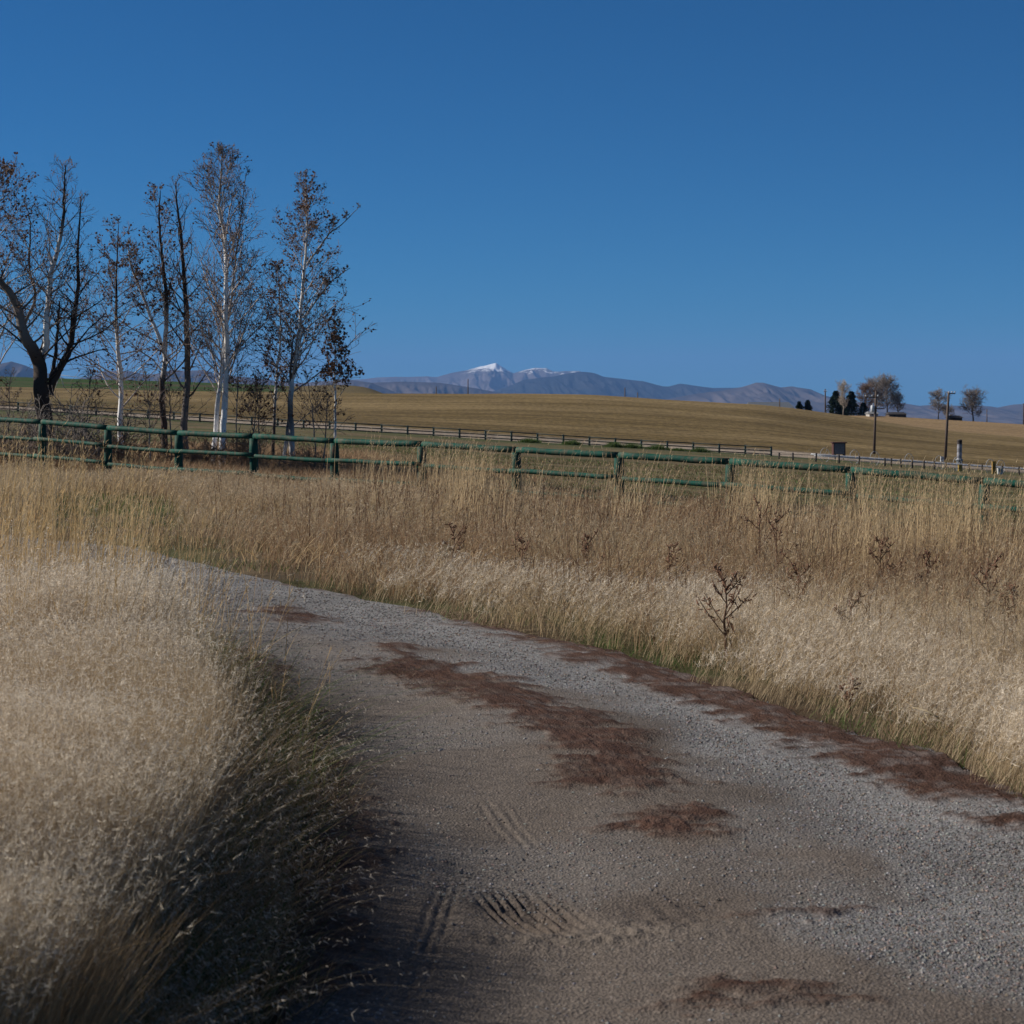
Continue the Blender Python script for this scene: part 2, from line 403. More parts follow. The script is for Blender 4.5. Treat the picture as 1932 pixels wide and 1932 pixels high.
dirt = lerp(c3(.112, .090, .074), c3(.162, .134, .114), fbm(RX * 1.1, RY * .9, 4, 101))
grav = lerp(c3(.155, .15, .15), c3(.25, .245, .245), fbm(RX * 2.1, RY * 2.1, 4, 103))
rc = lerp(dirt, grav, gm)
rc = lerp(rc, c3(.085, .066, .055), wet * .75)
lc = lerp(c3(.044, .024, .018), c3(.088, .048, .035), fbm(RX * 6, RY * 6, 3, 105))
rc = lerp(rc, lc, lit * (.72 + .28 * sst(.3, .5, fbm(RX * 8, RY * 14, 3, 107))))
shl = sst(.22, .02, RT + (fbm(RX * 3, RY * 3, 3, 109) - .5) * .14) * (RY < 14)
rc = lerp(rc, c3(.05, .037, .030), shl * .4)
def road_mat():
    m, T, N, L, Pn = nodes('dirt_and_gravel')
    c = attr(N)
    f1 = noise(N, L, 1, 6, .75, objco(N, L, (60, 60, 60)))
    v = N.new('ShaderNodeTexVoronoi'); v.inputs['Scale'].default_value = 85; L.new(objco(N, L), v.inputs['Vector'])
    k = ramp(N, L, f1, [(.3, .62), (.7, 1.38)])
    sp = N.new('ShaderNodeSeparateColor'); L.new(v.outputs['Color'], sp.inputs[0])
    k2 = ramp(N, L, sp.outputs[0], [(0, .8), (.85, 1.1), (1, 1.35)])
    c = mix(N, L, 1, c, k, 'MULTIPLY'); c = mix(N, L, 1, c, k2, 'MULTIPLY')
    L.new(c, Pn.inputs['Base Color']); Pn.inputs['Roughness'].default_value = .92; Pn.inputs['Specular IOR Level'].default_value = .12
    b1 = N.new('ShaderNodeMath'); b1.operation = 'ADD'; L.new(f1, b1.inputs[0]); L.new(v.outputs['Distance'], b1.inputs[1])
    bump(N, L, b1.outputs[0], .6, .012, Pn)
    return m
gf = grid_faces(NR, NC)
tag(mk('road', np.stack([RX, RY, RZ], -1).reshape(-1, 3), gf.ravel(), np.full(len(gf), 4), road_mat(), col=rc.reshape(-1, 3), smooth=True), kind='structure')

def road_pts(n, y0, y1, a=1.0):
    """points on the road, image-uniform-ish density"""
    k = R.rand(n); Y = 1 / (1 / y1 + k * (1 / y0 - 1 / y1))
    t = R.rand(n) * 1.08 - .04
    X = xl(Y) + t * (xr(Y) - xl(Y)); return X, Y

# gravel stones
n = 260000
X, Y = road_pts(n, 3.6, 24)
keep = (R.rand(n) < gravel_mask(X, Y) ** 1.3 * (.6 + .6 * R.rand(n))) & (litter(X, Y) < .5) | (R.rand(n) < .01)
X, Y = X[keep], Y[keep]; n = len(X); TT_ = (X - xl(Y)) / (xr(Y) - xl(Y))
oc = np.array([(1, 0, 0), (-1, 0, 0), (0, 1, 0), (0, -1, 0), (0, 0, 1), (0, 0, -1)], float)
of = np.array([(0, 2, 4), (2, 1, 4), (1, 3, 4), (3, 0, 4), (2, 0, 5), (1, 2, 5), (3, 1, 5), (0, 3, 5)])
sz = .0028 * (1 - R.rand(n)) ** -.36; sz = np.minimum(sz, .0072) * (.9 + .05 * Y)
an = R.rand(n) * 6.28
v = oc[None] * (sz[:, None] * (.7 + .6 * R.rand(n, 6)))[..., None]
v[..., 2] *= .6
ca, sa = np.cos(an)[:, None], np.sin(an)[:, None]
vx = v[..., 0] * ca - v[..., 1] * sa + X[:, None]; vy = v[..., 0] * sa + v[..., 1] * ca + Y[:, None]
vz = v[..., 2] + (zg(X, Y) + road_disp(X, Y, TT_, 0) + .1 * sz)[:, None]
br = .12 + .20 * R.rand(n) ** 1.5
cc = br[:, None] * np.array([1, .97, .96]) * (1 + (R.rand(n, 3) - .5) * .14)
brown = R.rand(n) < .3; cc[brown] *= np.array([1.0, .78, .66])
v = np.stack([vx, vy, vz], -1).reshape(-1, 3)
fs = (of[None] + (np.arange(n) * 6)[:, None, None]).reshape(-1, 3)
tag(mk('gravel', v, fs.ravel(), np.full(len(fs), 3), M_PLAIN, col=np.repeat(cc, 6, axis=0)),
    'loose grey and brown stones scattered over the farm track', 'gravel', kind='stuff')

# ------------------------------------------------------------------ grass builder
class Blades:
    def __init__(s): s.v = []; s.f3 = []; s.f4 = []; s.c = []; s.n = 0
    def add(s, root, h, w, dirn, lean, bend, col, segs=3, tipcol=None):
        n = len(root)
        if n == 0: return None
        az = R.rand(n) * 2 * math.pi
        wd_ = np.stack([np.cos(az), np.sin(az), 0 * az], -1)
        V = []; C = []
        for k in range(segs + 1):
            t = k / segs
            hz = (lean * t + bend * t * t) * h
            p = root.copy()
            p[:, :2] += dirn * hz[:, None]
            p[:, 2] += h * (t - .35 * bend * t * t - .12 * lean * t)
            cc = col if tipcol is None else col * (1 - t) + tipcol * t
            if k < segs:
                ww = (w * (1 - t) ** .6 * .5)[:, None] * wd_
                V += [p - ww, p + ww]; C += [cc, cc]
            else:
                V.append(p); C.append(cc)
        m = len(V)
        s.v.append(np.stack(V, 1).reshape(-1, 3)); s.c.append(np.stack(C, 1).reshape(-1, 3))
        b = (np.arange(n) * m + s.n)[:, None]
        for k in range(segs - 1):
            s.f4.append(b + np.array([[2 * k, 2 * k + 1, 2 * k + 3, 2 * k + 2]]))
        k = segs - 1
        s.f3.append(b + np.array([[2 * k, 2 * k + 1, 2 * k + 2]]))
        s.n += n * m
    def fuzz(s, root, h, dirn, lean, bend, col, K, L, w, t0=.5, spread=1.0, up=.6):
        """short hair-thin spikelets along the upper part of every stem"""
        n = len(root)
        root = np.repeat(root, K, 0); h = np.repeat(h, K); dirn = np.repeat(dirn, K, 0); lean = np.repeat(lean, K); bend = np.repeat(bend, K)
        col = np.repeat(col, K, 0) * (.8 + .4 * R.rand(n * K, 1)); w = np.repeat(w, K) if hasattr(w, '__len__') else w
        N_ = n * K
        t = t0 + (1 - t0) * R.rand(N_)
        p = root.copy(); p[:, :2] += dirn * ((lean * t + bend * t * t) * h)[:, None]; p[:, 2] += h * (t - .35 * bend * t * t - .12 * lean * t)
        d = R.randn(N_, 3) * spread; d[:, 2] += up; d[:, :2] += dirn * .5
        d /= np.linalg.norm(d, axis=1)[:, None]
        q = np.cross(d, R.randn(N_, 3)); q /= np.linalg.norm(q, axis=1)[:, None] + 1e-9
        ln = (L * (.5 + R.rand(N_)) * (1.25 - t * .5))[:, None]
        ww = (w * .5)[:, None] if hasattr(w, '__len__') else w * .5
        s.v.append(np.stack([p - q * ww, p + q * ww, p + d * ln], 1).reshape(-1, 3))
        s.c.append(np.repeat(col, 3, 0))
        s.f3.append((np.arange(N_) * 3 + s.n)[:, None] + np.array([[0, 1, 2]]))
        s.n += N_ * 3
    def build(s, name, label, cat, mat=None):
        l4 = np.concatenate(s.f4).ravel() if s.f4 else np.zeros(0, int); l3 = np.concatenate(s.f3).ravel()
        loops = np.concatenate([l4, l3]); cnt = np.concatenate([np.full(len(l4) // 4, 4), np.full(len(l3) // 3, 3)])
        o = mk(name, np.concatenate(s.v), loops, cnt, mat or M_GRASS, col=np.concatenate(s.c))
        return tag(o, label, cat, kind='stuff')

def spread(n, y0, y1, p, u0=-.31, u1=.31, m0=1.0, m1=.4):
    """points in the view wedge; area density falls as Y**-(p)"""
    k = R.rand(n); e = 2 - p
    Y = (y0 ** e + k * (y1 ** e - y0 ** e)) ** (1 / e) if abs(e) > 1e-6 else y0 * (y1 / y0) ** k
    x0 = u0 * Y - m0; x1 = u1 * Y + m1
    return x0 + R.rand(n) * (x1 - x0), Y
def rt(X, Y, dz=0): return np.stack([X, Y, zg(X, Y) + dz], -1)
def unit(a): return np.stack([np.cos(a), np.sin(a)], -1)
def colv(n, a, b, j=.12):
    t = R.rand(n, 1); c = np.array(a) * (1 - t) + np.array(b) * t
    return c * (1 + (R.rand(n, 1) - .5) * 2 * j)
def wpx(Y, k, mn): return np.maximum(mn, Y * .00054 * k)

STRAW = ((.36, .27, .165), (.52, .41, .27)); PALE = ((.66, .57, .45), (.86, .77, .64)); TAN = ((.28, .19, .105), (.42, .30, .175))
BROWN = ((.12, .075, .048), (.24, .155, .10)); GREEN = ((.05, .09, .02), (.12, .17, .05)); GOLD = ((.40, .27, .13), (.52, .37, .2))

# left mass of pale fluffy grass -------------------------------------
moff = lambda Y: .46 + .10 * sst(6.5, 4, Y) + .22 * sst(7.2, 8.8, Y) + .27 * sst(10.5, 13, Y)
dl = lambda X, Y: xl(Y) - X            # distance left of the track
def fieldang(X, Y, sd_): return (fbm(X * .9, Y * .7, 3, sd_) - .5) * 16
b = Blades()
X, Y = spread(90000, 2.4, 40, 1.35, -.33, .02, 2.4, 0)
d = dl(X, Y) + (fbm(X * 1.6, Y * 1.6, 3, 201) - .5) * .22
front = 3.95 + .35 * (fbm(X * 2.5, X * 0, 2, 202) - .5)
behind = Y > 22.5
keep = ((((d > moff(Y)) & (Y < 27)) | (Y >= 27)) & ((Y > front) | (X < -1.55))) & ~((Y > 22) & (X > -16 - 0 * Y) & (dl(X, Y) < .4) & (Y < 27))
pxl = CX + F * X / Y
greenspot = sst(60, 110, pxl) * sst(370, 310, pxl) * sst(22, 24, Y + 3 * (fbm(X, Y, 2, 9) - .5)) * sst(36, 32, Y + 4 * (fbm(X, Y, 2, 19) - .5))
keep &= ~((Y > 20) & (fbm(X * .3, Y * .3, 2, 205) < .36)) & (R.rand(len(X)) > greenspot)
X, Y, d = X[keep], Y[keep], d[keep]; n = len(X)
hn = fbm(X * .9, Y * .9, 3, 211)
low = sst(.12, 0, d - moff(Y)) * (Y < 16)
pxl = CX + F * X / Y; near = sst(10, 12.5, Y) * (Y < 24) * (1.3 * sst(200, 260, pxl) - .7 * sst(220, 120, pxl))
h = (.56 + .30 * hn + .26 * (fbm(X * 2.6, Y * 2.6, 2, 213) - .35) + .12 * R.rand(n)) * (1 - .55 * low) * (1 - .22 * near) * np.where(Y > 26, .62, 1) * (1 + .45 * (X < -1.5) * (Y < 4.3))  # last factor: unseen grass left of the view raised to throw shade
ang = R.rand(n) * 6.28; D = unit(ang) * .7 + unit(fieldang(X, Y, 601)) * .6; D[:, 0] += .3; lean = .10 + .3 * R.rand(n); bend = .05 + .45 * R.rand(n) ** 2
w = wpx(Y, .5, .0022)
c = colv(n, *STRAW); dark = R.rand(n) < .15 + .6 * sst(.5, .66, fbm(X * 1.6, Y * 1.1, 3, 233)); c[dark] = colv(dark.sum(), (.30, .20, .10), (.46, .32, .18))
lowc = c * np.array([.75, .72, .68])
b.add(rt(X, Y), h, w, D, lean, bend, c, 4)
fz = R.rand(n) < np.where(Y < 14, .62, .5) * (.35 + 1.1 * sst(.35, .6, fbm(X * .8, Y * .8, 3, 231))) * (1 - .55 * sst(10, 15, Y) * (Y < 26))
pc = colv(n, *PALE)
wf = sst(17, 24, Y)[:, None]; pc = pc * (1 - wf) + colv(n, (.40, .31, .20), (.58, .46, .32)) * wf
Kf = 16
b.fuzz(rt(X, Y)[fz], h[fz], D[fz], lean[fz], bend[fz], pc[fz], Kf, np.where(Y[fz] < 10, .032, .045).repeat(Kf), wpx(Y[fz], .55, .0018), .45, .8, .5)
print('left fuzzy', n, fz.sum())
# dense wall of stems at the edge of the mass
k_ = 42000; Y = 1 / (1 / 20. + R.rand(k_) * (1 / 3.9 - 1 / 20.)); d = moff(Y) + 1.0 * R.rand(k_); X = xl(Y) - d + (fbm(Y * 1.7, Y * 0, 2, 207) - .5) * .2
h = (.50 + .30 * fbm(X * .9, Y * .9, 3, 211) + .30 * (fbm(X * 2.6, Y * 2.6, 2, 213) - .35) + .10 * R.rand(k_)) * (1 - .2 * sst(11, 13, Y)); D = unit(R.rand(k_) * 6.28); lean = .05 + .18 * R.rand(k_); bend = .25 * R.rand(k_) ** 2
c = colv(k_, *STRAW); dark = R.rand(k_) < .35; c[dark] = colv(dark.sum(), *TAN)
b.add(rt(X, Y), h, wpx(Y, .6, .0030), D, lean, bend, c, 3)
fz = R.rand(k_) < .45 * (.3 + 1.1 * sst(.35, .6, fbm(X * .8, Y * .8, 3, 231)))
b.fuzz(rt(X, Y)[fz], h[fz], D[fz], lean[fz], bend[fz], colv(k_, *PALE)[fz], 14, np.where(Y[fz] < 10, .03, .045).repeat(14), wpx(Y[fz], .55, .0018), .55, .8, .5)
k_ = 16000; Y = 3.9 + .9 * R.rand(k_); X = -1.05 - 1.0 * R.rand(k_)
b.add(rt(X, Y), .35 + .3 * R.rand(k_), np.full(k_, .0035), unit(R.rand(k_) * 6.28), .1 + .3 * R.rand(k_), .3 * R.rand(k_), colv(k_, *TAN), 3)
# fill of fine leaves low down
X, Y = spread(80000, 3.6, 26, 1.5, -.33, -.0, 2.0, 0)
d = dl(X, Y) + (fbm(X * 2, Y * 2, 3, 203) - .5) * .35
keep = (d > .12) & ((Y > 3.8) | (X < -1.3)); X, Y, d = X[keep], Y[keep], d[keep]; n = len(X)
h = (.16 + .30 * R.rand(n)) * (.55 + .45 * sst(0, .6, d))
D = unit(R.rand(n) * 6.28); D[:, 0] += .5
c = colv(n, *TAN); g = R.rand(n) < np.where(d < .8, .42, .15) * (.5 + sst(.4, .6, fbm(X * 1.4, Y * 1.4, 3, 207)) ); c[g] = colv(g.sum(), *GREEN)
b.add(rt(X, Y), h, wpx(Y, .6, .0028), D, .3 + .5 * R.rand(n), .5 * R.rand(n), c, 3)
# unseen tall growth added left of the view to shade the lower left corner
k_ = 6000; Y = 1.8 + 3.9 * R.rand(k_); X = -(.285 * Y + .62 + 1.5 * R.rand(k_)); 
b.add(rt(X, Y), (1.05 + .40 * R.rand(k_)) * (1.12 - .07 * np.maximum(Y - 3.5, 0)), .006 + .006 * R.rand(k_), unit(R.rand(k_) * 6.28), .05 + .2 * R.rand(k_), .2 * R.rand(k_), colv(k_, *TAN), 3)
# dense dark thatch close to the soil at the edge of the track
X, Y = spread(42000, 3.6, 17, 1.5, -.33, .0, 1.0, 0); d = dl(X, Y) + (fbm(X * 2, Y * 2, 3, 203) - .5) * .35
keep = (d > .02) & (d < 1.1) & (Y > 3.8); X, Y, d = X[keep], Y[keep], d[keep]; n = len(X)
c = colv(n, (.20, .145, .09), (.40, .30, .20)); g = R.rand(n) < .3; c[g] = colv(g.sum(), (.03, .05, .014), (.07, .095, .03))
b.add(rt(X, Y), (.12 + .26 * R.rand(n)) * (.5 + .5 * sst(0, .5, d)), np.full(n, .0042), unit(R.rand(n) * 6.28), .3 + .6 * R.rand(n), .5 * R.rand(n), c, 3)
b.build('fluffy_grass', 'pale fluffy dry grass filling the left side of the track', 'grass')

# broad curled blades and bent stalks mixed through the fine grass on both sides
b = Blades()
X, Y = spread(9000, 4, 20, 1.2, -.33, .33, 1.0, .6); sideL = dl(X, Y) > moff(Y) + .05; sideR = X - xr(Y) > .35
m = (sideL | sideR) & (R.rand(len(X)) < .25 + sst(.45, .6, fbm(X * 1.3, Y * 1.3, 3, 241))); X, Y, sideL = X[m], Y[m], sideL[m]; n = len(X)
r_ = rt(X, Y); r_[:, 2] += np.where(sideL, .35, .15) * (.5 + .8 * R.rand(n))
c = colv(n, (.42, .28, .13), (.66, .50, .30)); q = R.rand(n) < .3; c[q] = colv(q.sum(), (.24, .15, .085), (.36, .24, .14))
b.add(r_, .14 + .30 * R.rand(n), np.maximum(.0045, Y * .00045) * (.7 + .6 * R.rand(n)), unit(R.rand(n) * 6.28), .2 + .7 * R.rand(n), .3 + 1.4 * R.rand(n), c, 5)
b.build('bent_grass_blades', 'broad golden curled blades and bent stalks mixed through the fine dry grass', 'grass')

# drooping seed tufts at the shaded near edge
b = Blades()
X, Y = spread(17000, 3.6, 13, 1.3, -.33, .0, 1.2, 0)
d = dl(X, Y); keep = (d > .30) & (d < 1.15); X, Y, d = X[keep], Y[keep], d[keep]; n = len(X)
h = .18 + .26 * R.rand(n); D = unit(R.rand(n) * 6.28); D[:, 0] += .5; D[:, 1] -= .2
lean = .3 + .6 * R.rand(n); bend = .3 + .5 * R.rand(n)
c = colv(n, *STRAW)
b.add(rt(X, Y), h, np.full(n, .0032), D, lean, bend, c, 4)
b.fuzz(rt(X, Y), h, D, lean, bend, colv(n, (.36, .31, .25), (.60, .53, .45)), 11, .022, .0036, .45, .45, -.4)
X, Y = spread(2600, 8, 14, 1.3, -.33, .0, 1.2, 0)
d = dl(X, Y); keep = (d > .05) & (d < .7); X, Y, d = X[keep], Y[keep], d[keep]; n = len(X)
D = unit(R.rand(n) * 6.28); D[:, 0] += .9
b.add(rt(X, Y), .25 + .25 * R.rand(n), np.full(n, .006), D, .3 + .5 * R.rand(n), .3 + .5 * R.rand(n), colv(n, *GREEN), 4)
b.build('brome_grass', 'shaded drooping brome grass with grey seed heads along the near left edge', 'grass', leaf_mat('brome', .5))

# tall straw stems -----------------------------------------------------
b = Blades()
def stems(X, Y, hh, colr_, leanx=.12, seed=True, wk=.62):
    n = len(X)
    D = unit(R.rand(n) * 6.28); D[:, 0] += .5
    lean = leanx * (.2 + R.rand(n)) ; bend = .12 * R.rand(n) ** 2
    w = wpx(Y, wk, .0032)
    b.add(rt(X, Y), hh, w, D, lean, bend, colr_, 4)
    if seed: b.fuzz(rt(X, Y), hh, D, lean, bend, colr_ * 1.05, 7, .06, w * .8, .72, .25, 1.2)
    # a long thin leaf half way
    k = R.rand(n) < .5
    r2 = rt(X, Y)[k]; r2[:, 2] += hh[k] * .3 * R.rand(k.sum())
    D2 = unit(R.rand(k.sum()) * 6.28)
    b.add(r2, hh[k] * .5, w[k] * .8, D2, .5 + .4 * R.rand(k.sum()), .6 * R.rand(k.sum()), colr_[k] * .95, 3)
# left: clustered, thinning to the right
X, Y = spread(9500, 6, 40, 1.0, -.33, .0, 1.0, 0)
px = CX + F * X / Y
keep = (dl(X, Y) > .5) & (R.rand(len(X)) < sst(520, 60, px) * sst(.40, .62, fbm(X * .9, Y * .9, 3, 301)) * .6 + .02)
keep &= (Y > 9)
X, Y = X[keep], Y[keep]
stems(X, Y, .95 + .45 * R.rand(len(X)), colv(len(X), (.38, .25, .11), (.60, .42, .21)), wk=1.2)
# long stems at the upper left, reaching above the fence
k_ = 560; Y = 9.5 + 9 * R.rand(k_); px = 330 * R.rand(k_) ** 1.35 - 40 + 14 * R.randn(k_); X = (px - CX) / F * Y; cl_ = fbm(X * 3, Y * 1.2, 2, 307) > .47
X, Y, px = X[cl_], Y[cl_], px[cl_]; k_ = len(X)
stems(X, Y, (1.15 + .45 * R.rand(k_)) * (1 - .12 * sst(100, 300, px)), colv(k_, (.42, .29, .14), (.66, .49, .27)), .16, wk=.85)
# isolated clusters along the track's left edge
for cpx, Yc, k, hh in ((350, 14.2, 26, 1.0), (375, 13.6, 16, .9), (560, 9.6, 9, .5), (470, 12.0, 14, .62), (430, 12.6, 18, .75), (225, 15, 30, 1.05), (60, 12, 40, 1.1), (130, 13, 30, 1.0)):
    g = G(cpx, Yc); X = g[0] + R.randn(k) * .12; Y = g[1] + R.randn(k) * .15
    stems(X, Y, hh * (.65 + .45 * R.rand(k)), colv(k, (.38, .25, .12), (.58, .42, .23)), .3, wk=.9)
# right: in front of the fence
fenceY = lambda X: None
X, Y = spread(30000, 17, 38, .6, -.25, .32, 0, 0)
px = CX + F * X / Y
yf = np.interp(px, [-40, 80, 480, 975, 1377, 1857, 2132], [47.2, 45.7, 41.3, 36.8, 33.9, 30.9, 29.5])
cl = np.exp(-((px - 850) / 80) ** 2) * .42 + np.exp(-((px - 1440) / 60) ** 2) * .9 + sst(1520, 1650, px) * .95 + .16 * sst(600, 760, px) + np.exp(-((px - 720) / 40) ** 2) * .3
keep = (X > xr(Y) + 2.2) & (Y < yf - .4) & (Y > yf - 12) & (R.rand(len(X)) < cl * sst(.49, .58, fbm(X * 1.3, Y * .6, 2, 303)) * .85)
X, Y = X[keep], Y[keep]; print('tall right', len(X))
stems(X, Y, (.85 + .7 * R.rand(len(X)) ** 1.4), colv(len(X), (.46, .34, .19), (.64, .49, .30)), .2, wk=.72)
X, Y = spread(5200, 11, 34, .8, -.28, .33, 0, 0); px = CX + F * X / Y
yf = np.interp(px, [-40, 80, 480, 975, 1377, 1857, 2132], [47.2, 45.7, 41.3, 36.8, 33.9, 30.9, 29.5])
keep = (X > xr(Y) + .9) & (Y < yf - .5) & (R.rand(len(X)) < sst(.42, .6, fbm(X * .8, Y * .8, 3, 305)) * sst(300, 700, px)); X, Y = X[keep], Y[keep]; n = len(X)
stems(X, Y, .55 + .35 * R.rand(n), colv(n, (.13, .075, .045), (.26, .165, .10)), .25, wk=.8)
b.build('straw_stems', 'tall straight straw coloured grass stems rising above the mass', 'grass')

# right verge ----------------------------------------------------------
dr = lambda X, Y: X - xr(Y)
# pale leaning wisps right against the track
b = Blades()
X, Y = spread(60000, 7.5, 19, 1.0, -.2, .33, 0, .8)
d = dr(X, Y) + (fbm(X * 1.2, Y * 1.2, 3, 401) - .5) * .7; px = CX + F * X / Y
wgt = sst(1180, 1330, px) * sst(4.2, 2.2, d) + .35 * sst(500, 900, px) * sst(2.4, .8, d)
keep = (d > .12 + .5 * sst(.45, .62, fbm(X * 1.7, Y * 1.7, 3, 403))) & (R.rand(len(X)) < wgt * (.35 + sst(.35, .55, fbm(X * 1.8, Y * 1.8, 3, 404))))
X, Y, d = X[keep], Y[keep], d[keep]; n = len(X)
h = (.27 + .22 * fbm(X * 1.1, Y * 1.1, 3, 405) + .1 * R.rand(n)) * (.7 + .3 * sst(.1, .8, d))
D = unit(R.rand(n) * 6.28) * .5; D[:, 0] += .75
lean = .25 + .35 * R.rand(n); bend = .1 + .4 * R.rand(n)
c = colv(n, *STRAW)
b.add(rt(X, Y), h, wpx(Y, .45, .0024), D, lean, bend, c, 4)
fz = R.rand(n) < .85
b.fuzz(rt(X, Y)[fz], h[fz], D[fz], lean[fz], bend[fz], colv(n, *PALE)[fz], 10, .05, wpx(Y[fz], .4, .0022), .5, .6, .5)
# the verge goes on beyond the right edge of the view
k_ = 26000; Y = 1.5 + 8 * R.rand(k_); X = xr(Y) + .12 + 4.5 * R.rand(k_) ** 1.2; m = X > .25 * Y; X, Y = X[m], Y[m]; k_ = len(X)
h = (.27 + .22 * fbm(X * 1.1, Y * 1.1, 3, 405) + .1 * R.rand(k_)); D = unit(R.rand(k_) * 6.28) * .5; D[:, 0] += .75; lean = .25 + .35 * R.rand(k_); bend = .1 + .4 * R.rand(k_)
b.add(rt(X, Y), h, np.full(k_, .003), D, lean, bend, colv(k_, *STRAW), 4); b.fuzz(rt(X, Y), h, D, lean, bend, colv(k_, *PALE), 6, .05, .003, .5, .6, .5)
print('pale right', n)
b.build('wispy_grass', 'pale wispy grass leaning over the right verge of the track', 'grass')

# mid-height tan and brown weeds across the whole right field
b = Blades()
X, Y = spread(150000, 8.5, 47, 1.15, -.31, .33, 3, 1.5)
px = CX + F * X / Y
yf = np.interp(px, [-40, 80, 480, 975, 1377, 1857, 2132], [47.2, 45.7, 41.3, 36.8, 33.9, 30.9, 29.5])
d = np.where(Y > 26, 9, dr(X, Y)) + (fbm(X * .9, Y * .9, 3, 411) - .5) * .8
bare = sst(60, 110, px) * sst(370, 310, px) * sst(22, 24, Y + 3 * (fbm(X, Y, 2, 9) - .5)) * sst(36, 32, Y + 4 * (fbm(X, Y, 2, 19) - .5))
keep = (d > .35) & (Y < yf + 1.5) & (R.rand(len(X)) > bare * .93)
keep &= (R.rand(len(X)) < .22 + 1.1 * sst(.36, .60, fbm(X * 1.3, Y * 1.0, 4, 419)))
keep &= ~((Y > yf - 2.5) & (px < 640) & (R.rand(len(X)) < .8))
X, Y, d, px, yf = X[keep], Y[keep], d[keep], px[keep], yf[keep]; n = len(X)
bz = sst(.46, .60, fbm(X * .35, Y * .35, 4, 421) + .10 * sst(900, 1400, px) * sst(12, 16, Y))     # brown zones
hn = fbm(X * .6, Y * .6, 3, 425)
h = (.20 + .46 * hn + .20 * R.rand(n)) * (.55 + .45 * sst(.2, 2.0, d)) * (1 + .25 * sst(900, 1100, px)) * (1 - .3 * sst(620, 480, px)) * (1 - .35 * sst(760, 640, px) * sst(9, 5, yf - Y))
D = unit(R.rand(n) * 6.28) * .6 + unit(fieldang(X, Y, 603)) * .8; D[:, 0] += .25; lean = .06 + .2 * R.rand(n) + 1.1 * sst(.50, .72, fbm(X * .8, Y * .6, 3, 423)); bend = .1 + .4 * R.rand(n)
c = colv(n, (.38, .28, .16), (.54, .42, .26)); br_ = R.rand(n) < .10 + .55 * bz; c[br_] = colv(br_.sum(), (.22, .135, .08), (.38, .25, .145))
b.add(rt(X, Y), h, wpx(Y, .55, .0026), D, lean, bend, c, 3)
fz = R.rand(n) < .55
fc = colv(n, (.42, .33, .22), (.62, .51, .37)); fb = br_ & (R.rand(n) < .8); fc[fb] = colv(fb.sum(), (.25, .16, .095), (.44, .30, .18))
b.fuzz(rt(X, Y)[fz], h[fz], D[fz], lean[fz], bend[fz], fc[fz], 7, .055, wpx(Y[fz], .5, .0028), .35, .7, .5)
print('field', n, fz.sum())
b.build('weedy_grass', 'brown and tan weedy grass between the track and the green fence', 'grass')

# green tufts at the feet of the verge + shoots near the fence
b = Blades()
X, Y = spread(60000, 7, 36, 1.1, -.33, .33, 0, 1)
px = CX + F * X / Y; d = dr(X, Y)
m = (d > -.02) & (d < 1.0) & (Y < 20) & (R.rand(len(X)) < .85 * sst(.46, .60, fbm(X * 1.1, Y * 1.1, 3, 431)))
m |= (Y > 23) & (Y < 36) & (px < 380) & (px > 60) & (R.rand(len(X)) < .25 + .7 * sst(.45, .58, fbm(X * .5, Y * .4, 3, 417)))
m |= (d > 0) & (d < .5) & (Y < 10.5) & (R.rand(len(X)) < .5)
X, Y = X[m], Y[m]; n = len(X)
D = unit(R.rand(n) * 6.28)
b.add(rt(X, Y), .06 + .12 * R.rand(n), wpx(Y, .8, .004), D, .3 + .5 * R.rand(n), .4 * R.rand(n), colv(n, *GREEN), 3)
b.build('green_grass', 'short green grass sprouting at the foot of the dry verge', 'grass')

# needle-like litter
b = Blades()
k = 230000; kk = R.rand(k); Y = 1 / (1 / 20. + kk * (1 / 4.0 - 1 / 20.)); X = xl(Y) - .6 + R.rand(k) * (xr(Y) - xl(Y) + 1.3)
m = R.rand(k) < litter(X, Y) ** 2 * .9; X, Y = X[m], Y[m]; n = len(X)
r = rt(X, Y, .018)
D = unit(R.rand(n) * 6.28)
hh = .018 + .05 * R.rand(n) ** 1.3
lc_ = colv(n, (.052, .027, .019), (.17, .092, .062), .3); q = R.rand(n) < .07; lc_[q] = colv(q.sum(), (.22, .16, .11), (.34, .26, .18))
b.add(r, hh * .8, wpx(Y, .5, .0024), D, .6 + 1.7 * R.rand(n), .5 * R.rand(n), lc_, 2)
# flattened pale straw on the verge
X, Y = spread(2500, 12.0, 15.5, 1, -.2, .2, 0, 0); px = CX + F * X / Y; m = (px > 820) & (px < 1130) & (np.abs(dr(X, Y) - .05) < .22); X, Y = X[m], Y[m]; n = len(X)
b.add(rt(X, Y, .03), np.full(n, .05), np.full(n, .006), unit(R.randn(n) * .35 - .35), 2 + 3 * R.rand(n), .3 * R.rand(n), colv(n, *STRAW), 3)
b.build('plant_litter', 'dark red-brown matted plant litter in strips along the track', 'litter')

